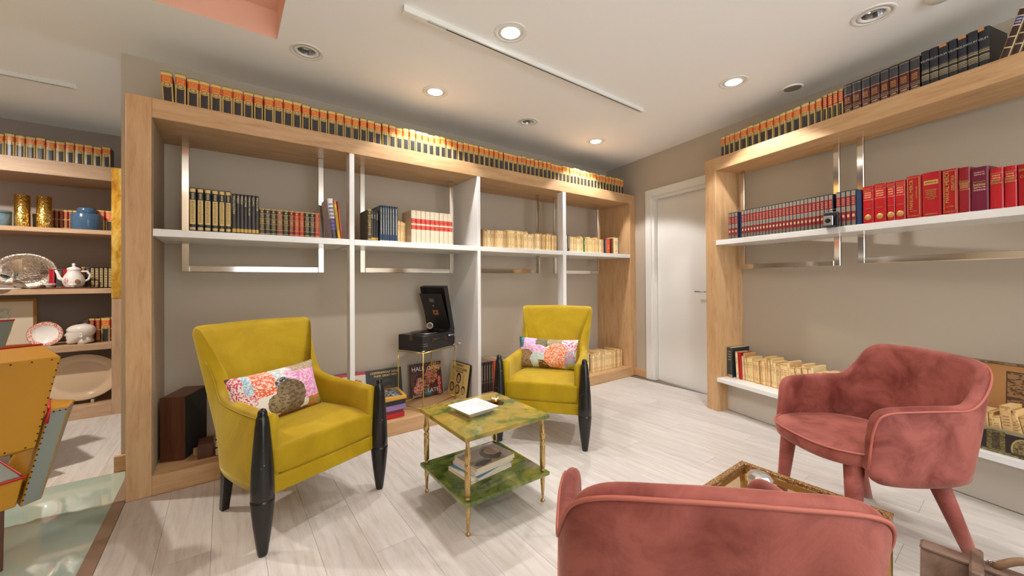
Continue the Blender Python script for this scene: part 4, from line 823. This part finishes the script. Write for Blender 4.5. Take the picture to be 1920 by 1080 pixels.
for i in range(2):
    m = patches('wanted_poster_print', (214, 190, 122), [('e', .5, .55, .12, .16, (60, 44, 34)), ('e', .5, .53, .075, .11, (196, 160, 112)), ('e', .2, .25, .12, .14, (60, 44, 34)), ('e', .2, .25, .08, .1, (196, 160, 112)), ('e', .5, .22, .12, .14, (70, 50, 38)), ('e', .5, .22, .08, .1, (196, 160, 112)), ('e', .8, .24, .1, .13, (60, 44, 34)), ('e', .8, .22, .075, .09, (200, 164, 116))], rough=.4) if i == 0 else plain('brown_back_sleeve', (70, 50, 36), .6)
    q = sleeve(['cream poster-style record sleeve leaning on the white divider', 'plain brown sleeve tucked behind the poster-style record'][i], 2.150 + .02 * i, .415 - .0 * i, -PI / 2 + .08, .16, m, .31, (40, 28, 20))
    if i == 0:
        k = plain('black_ink', (34, 26, 20), .6); lettering('WANTED', .026, k, q, (.155, -.0013, .287)); lettering('THE OUTLAWS', .036, k, q, (.155, -.0013, .253), sx=.95); lettering('GREATEST HITS', .018, k, q, (.155, -.0013, .228))
        for j, c_ in enumerate('DEAD OR'): lettering(c_, .018, k, q, (.07, -.0013, .2 - .018 * j)); lettering('ALIVE'[j] if j < 5 else '', .018, k, q, (.235, -.0013, .2 - .018 * j)) if j < 5 else None
zz = .1106
for i, (c, h_, nm, dx) in enumerate((((196, 36, 50), .036, 'red boxed book at the bottom', 0), ((110, 40, 44), .024, 'maroon book second from the bottom', -.01), ((150, 122, 178), .04, 'lilac boxed book', .01), ((40, 36, 36), .036, 'black boxed book', .01), ((222, 200, 140), .014, 'cream-edged book', .012), ((214, 160, 44), .022, 'yellow book with a dark picture cover, topmost', 0))):
    t = thing('flat_book', nm + ' of the stack behind the armchair leg', 'book', A, 1.33 + dx, .05, zz, .06 if i < 5 else -.12, 'stack of flat books on the low shelf')
    cm = plain('boards', c, .35); tm = cm if i < 5 else patches('picture_cover', (214, 160, 44), [('b', .5, .5, .42, .42, (60, 60, 62), (170, 170, 168), 9)], axes=(0, 1), rough=.3)
    part('cover', (0, .26, 0, .28, h_ - .003, h_), tm, t, .0005); part('back_cover', (0, .26, 0, .28, 0, .003), cm, t, .0005); part('book_spine', (0, .26, 0, .003, .003, h_ - .003), cm, t, 0); part('pages', (.003, .257, .003, .277, .003, h_ - .003), M['pages'], t, 0); zz += h_ + .0006
sk = thing('loudspeaker', 'walnut veneered loudspeaker with black front at the left end', 'speaker', A, .236, .150, .1106, math.radians(69))
# local: x along the grille face, y towards the left wall
part('cabinet', (.006, .27, 0, .125, 0, .385), M['walnut'], sk, .003)
part('front_trim', (0, .0055, -.001, .125, 0, .385), M['walnut'], sk, .001)
part('grille', (.008, .268, -.004, -.0005, .006, .379), plain('black_cloth', (22, 18, 16), .85), sk, .001)
wb = tag(obj('wood_block', boxme('wood_block', 0, .04, 0, .02, 0, .045, M['ply'], .001)), 'small pale wood offcut beside the walnut loudspeaker', 'wood block', 'wood offcuts'); wb.location = A.w(.275, .18, .1106); wb.rotation_euler = (0, 0, A.a)
wb = tag(obj('wood_block', boxme('wood_block', 0, .075, 0, .14, 0, .085, M['walnut'], .001)), 'dark wood offcut between loudspeaker and armchair', 'wood block', 'wood offcuts'); wb.location = A.w(.30, .10, .1106); wb.rotation_euler = (0, 0, A.a)
for i in range(3):
    t = thing('flat_book', 'white-edged book lying ' + ('lowest', 'middle', 'topmost')[i] + ' of three behind the nearer armchair', 'book', A, .385, .10, .1106 + .05 * i, 0, 'white-edged books behind the armchair')
    part('cover', (0, .24, 0, .2, .045, .048), M['black'], t, 0); part('back_cover', (0, .24, 0, .2, 0, .003), M['black'], t, 0); part('pages', (.002, .238, .002, .198, .003, .045), M['pages'], t, 0)

# ---------------------------------------------------------------- folding camera before the encyclopedia
oc = thing('folding_camera', 'small old folding bellows camera in front of the encyclopedia volumes', 'camera', B, 1.004, -.055, ZM + .0006, .12)
part('camera_body', (0, .082, .03, .052, 0, .10), M['blackm'], oc, .004); part('camera_bed', (.006, .078, -.01, .03, 0, .006), M['blackm'], oc, .001)
bm = bmesh.new()
for i in range(7):
    s_ = .034 - .0018 * (6 - i) + (.003 if i % 2 else 0); box(bm, .041 - s_, .041 + s_, .0 + .0045 * i, .0 + .0045 * (i + 1), .012, .012 + 1.9 * s_)
obj('bellows', new_mesh('bellows', bm, plain('bellows_black', (28, 26, 26), .6)), oc)
part('lens_board', (.014, .068, -.006, .0, .008, .072), M['steel'], oc, .002); obj('lens', lathe('lens', [(0, 0), (.013, 0), (.015, .004), (.011, .008), (0, .006)], M['black'], 20), oc, (.041, -.006, .04), (PI / 2, 0, 0))
obj('viewfinder', tube('viewfinder', [(.012, .04, .10), (.07, .04, .10), (.07, .04, .118), (.012, .04, .118)], .0015, M['steel'], 6, True), oc)

# ---------------------------------------------------------------- suitcase of books
su = thing('suitcase', 'open decorated suitcase with printed lining on the low right shelf', 'suitcase', B, 1.545, .035, .3051)
_pan = [('b', .5, .93, .5, .07, (150, 138, 104)), ('b', .5, .05, .5, .06, (96, 88, 52), (160, 140, 90), 30)]
for i in range(4):
    cx = .03 + i * .29
    _pan += [('b', cx, .5, .05, .42, (132, 120, 66), (56, 46, 36), 26), ('b', cx, .5, .022, .34, (50, 38, 36), (110, 96, 60), 40), ('e', cx + .145, .34, .066, .44, (176, 158, 100)), ('e', cx + .145, .34, .056, .38, (70, 58, 42), (170, 150, 92), 30), ('b', cx + .145, .12, .07, .06, (70, 62, 40))]
SP_ = patches('arcade_print', (48, 36, 36), _pan, rough=.5)
part('front_panel', (0, .62, 0, .008, 0, .125), SP_, su, .001); part('back_panel', (0, .62, .252, .26, 0, .125), SP_, su, .001); part('end_panel', (0, .008, .008, .252, 0, .125), SP_, su, .001); part('end_panel', (.612, .62, .008, .252, 0, .125), SP_, su, .001); part('bottom_panel', (.008, .612, .008, .252, 0, .008), M['bag'], su, 0)
LIN = patches('printed_lining', (176, 126, 74), [('b', .07, .52, .035, .38, (176, 126, 74), (120, 82, 48), 60), ('b', .36, .52, .11, .36, (74, 52, 36)), ('b', .36, .52, .103, .34, (150, 112, 70), (84, 60, 40), 13), ('b', .36, .08, .1, .04, (176, 126, 74), (96, 66, 40), 46), ('b', .62, .52, .035, .38, (176, 126, 74), (120, 82, 48), 60), ('b', .85, .52, .09, .36, (84, 60, 40)), ('b', .85, .52, .08, .33, (150, 112, 70), (84, 60, 40), 13)], rough=.6)
ld = part('suitcase_lid', (0, .62, .0, .03, 0, .30), LIN, su, .002, loc=(0, .245, .118), rot=(-.06, 0, 0)); ld['label'] = 'lid lined with aged engraved prints'
obj('lid_edge', boxme('lid_edge', -.004, .624, -.006, .034, .296, .308, leather('worn_rim', (96, 66, 44), (150, 130, 100), 40), .002), ld)
a = 1.562; i = 0
for t, h, tl in ((.032, .205, .03), (.034, .205, .02), (.044, .18, .02), (.03, .18, .05), (.012, .18, .05), (.03, .165, .1), (.036, .225, .1), (.02, .2, .12), (.012, .215, .2), (.03, .19, .2), (.034, .185, .2), (.03, .2, .22), (.03, .195, .24), (.03, .19, .26)):
    i += 1; book(B, a + tl * .02, .075, .3145, t, .13, h, 'worn', 'worn tan book, ' + ordn(i) + ' from the left inside the suitcase', 'old books in the suitcase', tilt=-tl, old=True, color=(.82, .66, .46, 1) if i % 3 else (.95, .8, .6, 1)); a += t + .003

# ---------------------------------------------------------------- things in the left room
def hammered(): t = NT('hammered_gold'); n = t.n('ShaderNodeTexVoronoi'); n.inputs['Scale'].default_value = 90; t.plug(n.inputs['Vector'], t.co()); t.set(Base_Color=lin((232, 190, 100)), Metallic=1, Roughness=.22); t.bump(n.outputs[0], .7, .004); return t.m
HG = hammered()
for i, a in enumerate((-.925, -.805)):
    t = thing('metal_vase', ('left' if i == 0 else 'right') + ' one of two hammered gold cylinder vases in the left room', 'vase', A, a, DC + .08, 1.6602, 0, 'hammered gold cylinder vases')
    obj('vessel', lathe('vessel', [(0, 0), (.043, 0), (.044, .004), (.044, .268), (.041, .268), (.041, .02), (0, .02)], HG, 32), t)
jb = plain('slate_blue_glaze', (66, 94, 122), .14); j = thing('lidded_jar', 'slate blue glazed jar with flat round lid in the left room', 'jar', A, -.56, DC + .105, 1.6602)
obj('jar_body', lathe('jar_body', [(0, 0), (.094, 0), (.098, .005), (.098, .142), (.092, .15), (.062, .153), (0, .153)], jb, 32, True, 1, .8), j); obj('lid', lathe('lid', [(0, .153), (.058, .153), (.06, .157), (.06, .19), (.052, .202), (0, .205)], jb, 32, True, 1, .8), j)
j = thing('round_tin', 'dusty blue round tin at the left edge of the upper shelf', 'tin', A, -1.075, DC + .10, 1.6602); db = leather('dusty_blue', (112, 136, 150), (84, 108, 122), 12, .4)
obj('tin_body', lathe('tin_body', [(0, 0), (.085, 0), (.087, .004), (.087, .105), (.082, .108), (0, .11)], db, 32), j); obj('lid', lathe('lid', [(0, .105), (.0885, .105), (.0885, .125), (.084, .13), (0, .131)], db, 32), j)
j = thing('glass_tumbler', 'small green glass between the gold vases', 'glass', A, -.868, DC + .2, 1.6602); obj('tumbler_body', lathe('tumbler_body', [(0, 0), (.03, 0), (.034, .13), (.031, .13), (.027, .008), (0, .008)], plain('sage_glass', (120, 130, 90), .15), 24), j)
# silver oval tray
def dish_loop(name, prof, m, sx, sy, parent, n=48, wav=0): 
    rows = [[((r * (1 + wav * (k > len(prof) // 2 - 1) * math.cos(18 * 2 * PI * i / n * .5))) * sx * math.cos(2 * PI * i / n), -y, (r * (1 + 0)) * sy * math.sin(2 * PI * i / n)) for i in range(n)] for k, (r, y) in enumerate(prof)]
    return grid_surface(name, rows, m, True, 0, parent, caps=True)
_t = NT('embossed_silver'); _vo = _t.n('ShaderNodeTexVoronoi'); _vo.inputs['Scale'].default_value = 80; _t.plug(_vo.inputs['Vector'], _t.co()); _t.set(Base_Color=_t.mix(_vo.outputs[0], lin((150, 130, 114)), lin((226, 212, 196))), Metallic=.8, Roughness=.36); _t.bump(_vo.outputs[0], .5, .004); ES = _t.m
ts = thing('serving_tray', 'oval embossed silver serving tray stood on edge, left room', 'tray', A, -.94, DC + .22, 1.295)
dish_loop('tray_centre', [(.72, .004), (.70, 0), (.35, -.001), (.02, -.001)], plain('brushed_silver', (216, 186, 152), .36, .3), .185, .152, ts)
dish_loop('tray_rim', [(.71, .004), (.78, .008), (.86, .016), (.96, .018), (1.0, .014), (1.0, .008), (.72, -.004)], ES, .185, .152, ts, 72, .012)
part('plate_stand', (-.03, .03, .0, .02, -.154, -.13), M['steel'], ts, .002)
# glass cloche with butterfly
gc = thing('display_dome', 'glass dome over a mounted butterfly on a white base, left room', 'display dome', A, -1.03, DC + .07, 1.1405); obj('base', lathe('base', [(0, 0), (.1, 0), (.1, .012), (0, .013)], M['porc'], 32), gc)
dm = glass('thin_glass', (250, 250, 250), .01, 1.1)
obj('dome', lathe('dome', [(.06, .0135), (.06, .14), (.05, .172), (.03, .19), (0, .198)], dm, 32), gc)
bf = thing('butterfly', 'blue and brown butterfly on a brass pin, right half of the dome base', 'butterfly', A, -.965, DC + .04, 1.154)
obj('pin', tube('pin', [(0, 0, 0), (0, 0, .09)], .002, M['brass'], 6), bf)
bw = patches('butterfly_wing', (60, 44, 40), [('e', .5, .45, .3, .3, (40, 140, 150)), ('e', .5, .5, .22, .2, (50, 36, 34))], coord='Generated')
for s_, pts in ((-1, [(0, 0, .088), (-.06, 0, .115), (-.066, 0, .10), (-.05, 0, .08), (-.03, 0, .072)]), (1, [(0, 0, .088), (.03, 0, .122), (.03, 0, .10), (.012, 0, .085)])): obj('wing', prism('wing', pts, (0, .0015, 0), bw), bf)
# teapot set
tp = thing('teapot', 'white floral china teapot on the tray, left room', 'teapot', A, -.635, DC + .09, 1.153)
CH_ = patches('rose_china', (232, 226, 218), [('e', .25, .35, .12, .16, (196, 100, 96), (232, 226, 218), 14), ('e', .75, .3, .12, .14, (196, 110, 90), (120, 130, 90), 14)], rough=.15)
obj('pot_body', lathe('pot_body', [(0, 0), (.05, 0), (.052, .006), (.066, .03), (.07, .06), (.058, .1), (.042, .13), (.038, .15), (.044, .156), (.0, .158)], CH_, 28), tp); obj('lid', lathe('lid', [(.044, .155), (.04, .168), (.02, .178), (.01, .182), (.008, .19), (.013, .2), (.008, .21), (0, .212)], M['porc'], 24), tp)
obj('spout', tube('spout', [(-.055, 0, .06), (-.085, 0, .08), (-.095, 0, .12), (-.107, 0, .15)], [.018, .014, .01, .008], M['porc'], 10), tp); obj('handle', tube('handle', [(.04, 0, .14), (.08, 0, .14), (.1, 0, .11), (.09, 0, .07), (.06, 0, .045)], .008, M['porc'], 10), tp)
for i, (a, dd) in enumerate(((-.765, .05), (-.625, .0))):
    if i: dd = -.0
    cup = thing('teacup', ('small' if i == 0 else 'second') + ' floral china cup ' + ('left of' if i == 0 else 'in front of') + ' the teapot, left room', 'cup', A, a, DC + .045 if i == 0 else DC + .018, 1.153, 0, 'floral cups by the teapot')
    obj('cup_body', lathe('cup_body', [(0, 0), (.018, 0), (.02, .004), (.03, .02), (.042, .034), (.04, .034), (.027, .02), (.016, .006), (0, .005)] if i == 0 else [(0, 0), (.012, 0), (.014, .003), (.022, .016), (.028, .03), (.026, .03), (.018, .014), (0, .004)], CH_, 24), cup)
tt = thing('tea_tray', 'flat brown tray under the teapot, left room', 'tray', A, -.86, DC + .005, 1.1403); part('tray_board', (0, .38, .005, .165, 0, .008), M['walnut'], tt, .002); part('tray_lip', (0, .38, 0, .005, 0, .0125), M['walnut'], tt, .001)
# floral plate on stand, head, picture, platter
fp = thing('dinner_plate', 'white plate with rose and gold border on a stand beside the head', 'plate', A, -.80, DC + .10, .752); FPm = patches('rose_border', (238, 232, 226), [('e', .5, .5, .5, .5, (196, 90, 84), (240, 234, 226), 13), ('e', .5, .5, .37, .37, (224, 190, 120)), ('e', .5, .5, .36, .36, (240, 234, 228))], rough=.12)
q = dish_loop('plate_body', [(.02, .001), (.62, 0), (.68, .006), (.98, .014), (1.0, .013), (1.0, .01), (.66, -.004)], FPm, .103, .103, fp); q.rotation_euler = (-.12, 0, 0)
obj('gold_edge', tube('gold_edge', [(.103 * math.cos(k * PI / 24), -.013, .103 * math.sin(k * PI / 24)) for k in range(48)], .0018, M['gold'], 6, True), fp).rotation_euler = (-.12, 0, 0)
part('plate_stand', (-.02, .02, -.03, .04, -.1015, -.095), M['brass'], fp, .001)
hd = thing('mannequin_head', 'smooth white ceramic head resting on its neck, facing left', 'sculpture', A, -.59, DC + .09, .651)
def headmesh():
    L = [(.0, -.078, -.045, .010), (.006, -.084, -.022, .024), (.018, -.087, .0, .036), (.032, -.086, .022, .045), (.045, -.089, .045, .052), (.058, -.088, .062, .057), (.072, -.088, .075, .061), (.086, -.088, .083, .064), (.098, -.085, .088, .066), (.108, -.086, .090, .068), (.12, -.089, .090, .069), (.134, -.085, .087, .067), (.147, -.074, .078, .060), (.158, -.056, .063, .048), (.166, -.032, .043, .031), (.170, -.005, .018, .012)]
    L = catmull(L, 3); rows = []; n = 48
    for z, xf, xb, hw in L:
        c, a = (xf + xb) / 2, (xb - xf) / 2; row = []
        for i in range(n):
            t = 2 * PI * i / n; cx, sy = math.cos(t), math.sin(t); x = c + a * cx; y = hw * se(sy, .85) * (1 - .16 * max(0, -cx))
            if cx < 0:
                g = lambda z0, sz, y0, sw: math.exp(-((z - z0) / sz) ** 2 - ((abs(y) - y0) / sw) ** 2)
                x -= .013 * g(.073, .007, 0, .009) + .009 * g(.083, .010, 0, .007) + .004 * g(.098, .012, 0, .007)
                x += .008 * g(.100, .008, .024, .012)
                x -= .005 * g(.054, .004, 0, .017) + .0045 * g(.045, .004, 0, .015); x += .003 * g(.0495, .0018, 0, .018) + .003 * g(.036, .004, 0, .016)
                x -= .004 * g(.022, .009, 0, .014)
            row.append((x, y, z))
        rows.append(row)
    bm = bmesh.new(); R = [[bm.verts.new(p_) for p_ in row] for row in rows]
    for a, b in zip(R, R[1:]):
        for i in range(n): bm.faces.new((a[i], a[(i + 1) % n], b[(i + 1) % n], b[i]))
    bm.faces.new(R[0]); bm.faces.new(R[-1]); return new_mesh('head', bm, M['plaster'], True)
obj('head', headmesh(), hd, (0, 0, .0035), (0, 0, 0))
obj('neck', tube('neck', [(.018, 0, .06), (.022, 0, .03), (.03, 0, .002)], [.048, .047, .054], M['plaster'], 20), hd)
for sy in (-1, 1): obj('ear', lathe('ear', [(0, 0), (.012, .002), (.017, .006), (.013, .011), (.008, .006), (0, .005)], M['plaster'], 16, True, .75, 1.25), hd, (.012, sy * .060, .078), (sy * -PI / 2, 0, 0))
pf = thing('framed_picture', 'gold-framed picture under glass leaning in the left room', 'picture', A, -1.25, DC + .15, .6505)
pc = plain('gilt_frame', (150, 112, 60), .35, .6)
for x0, x1, z0, z1 in ((0, .39, 0, .024), (0, .39, .386, .41), (0, .024, .024, .386), (.366, .39, .024, .386)): part('frame_bar', (x0, x1, 0, .02, z0, z1), pc, pf, .003)
part('mount', (.024, .366, .008, .012, .024, .386), patches('pale_watercolour', (204, 190, 168), [('b', .4, .55, .25, .3, (170, 176, 160), (196, 190, 170), 5), ('b', .4, .42, .25, .1, (150, 150, 130))], rough=.12), pf, 0)
op = thing('oval_platter', 'large oval cream platter with dark rim on a stand, bottom shelf', 'platter', A, -.60, DC + .13, .345)
PLm = plain('cream_glaze', (206, 180, 150), .12)
q = dish_loop('platter_body', [(.02, .004), (.6, .004), (.66, .0), (.74, .012), (.95, .024), (1.0, .024), (1.0, .018), (.7, -.006)], PLm, .262, .205, op); q.rotation_euler = (-.1, 0, 0)
obj('dark_edge', tube('dark_edge', [(.262 * math.cos(k * PI / 32), -.022, .205 * math.sin(k * PI / 32)) for k in range(64)], .003, plain('black_rim', (30, 24, 22), .3), 6, True), op).rotation_euler = (-.1, 0, 0)
part('plate_stand', (.07, .09, -.05, .03, -.231, -.20), plain('clear_acrylic', (190, 176, 156), .1), op, .002)

# ---------------------------------------------------------------- yellow leather designer chairs at the left edge
K0 = Frame((-2.1268, 1.6215), 65)
def leather_chair(label, loc, yaw, flare=1.0):
    t = thing('lounge_chair', label, 'chair', loc=loc, group='angular yellow leather chairs'); t.rotation_euler = (0, 0, yaw)
    cx = -.25
    def X(v): return 2 * cx - v
    Y_, G_ = M['leath_y'], M['leath_g']
    def hexa(name, pts, m, sidem=None):
        bm = bmesh.new(); v = [bm.verts.new(p_) for p_ in pts]
        for k, q in enumerate(((0, 3, 2, 1), (4, 5, 6, 7), (0, 1, 5, 4), (1, 2, 6, 5), (2, 3, 7, 6), (3, 0, 4, 7))):
            f = bm.faces.new([v[i] for i in q]); f.material_index = 1 if sidem and k in sidem[1] else 0
        bev(bm, .004); return obj(name, new_mesh(name, bm, [m] + ([sidem[0]] if sidem else [])), t)
    # back: pts bottom ring then top ring (rear-left, rear-right, front-right, front-left)
    hexa('backrest', [(X(.082), 0, .475), (.082, 0, .475), (.05, .10, .44), (X(.05), .10, .44), (X(.158), .0, .86), (.158, .0, .86), (.14, .15, .905), (X(.14), .15, .905)], Y_, (G_, (4,)))
    for s_ in (0, 1):
        f = (lambda v: v) if s_ == 0 else X
        hexa('arm', [(f(.038), 0, .235), (f(.099), 0, .242), (f(.14), .5, .22), (f(.08), .5, .22), (f(.119), 0, .625), (f(.182), 0, .625), (f(.335 if flare else .14), .45, .555), (f(.237 if flare else .08), .45, .585)], Y_, (G_, (2, 3)))
        obj('piping', tube('piping', [(f(.112), -.004, .57), (f(.119), -.004, .625), (f(.237 if flare else .08), .45, .588)], .006, M['red'], 8), t)
    hexa('seat', [(X(.03), .01, .24), (.03, .01, .24), (.03, .55, .24), (X(.03), .55, .24), (X(.052), .01, .355), (.052, .01, .355), (.055, .58, .37), (X(.055), .58, .37)], Y_, (G_, (1,)))
    obj('piping', tube('piping', [(X(.052), .008, .357), (.052, .008, .357), (.055, .58, .372), (X(.055), .58, .372)], .005, M['red'], 8, True), t)
    obj('piping', tube('piping', [(X(.14), .152, .907), (.14, .152, .907)], .005, M['red'], 8), t)
    for x, y, dx, dy in ((.0, .04, .0, -.04), (-.5, .04, 0, -.04), (.0, .5, .02, .05), (-.5, .5, -.02, .05)): obj('leg', taper_leg('leg', x - .02, y, .245, dx, dy, .022, .012, M['walnut']), t)
    bm = bmesh.new()
    def studs(p0, p1, n):
        for i in range(n):
            q = Vector(p0).lerp(Vector(p1), (i + .5) / n); bmesh.ops.create_icosphere(bm, subdivisions=1, radius=.0035, matrix=Matrix.Translation(q))
    studs((.150, -.001, .845), (.078, -.001, .49), 12); studs((X(.082), -.001, .485), (.08, -.001, .485), 12); studs((X(.158), -.001, .85), (.158, -.001, .85), 14); studs((.044, -.001, .25), (.122, -.001, .61), 16); studs((.125, -.001, .615), (.18, -.001, .615), 3)
    s_ = obj('nail_heads', new_mesh('nail_heads', bm, M['black']), t); s_['kind'] = 'stuff'
    return t
leather_chair('angular yellow and grey leather chair with red piping on the glass floor', K0.o, K0.a)
leather_chair('grey-backed yellow leather chair with red piping at the far left edge', (-3.710, 2.011, 0), 4.3633, 0).scale = (1.045, 1.045, 1.045)
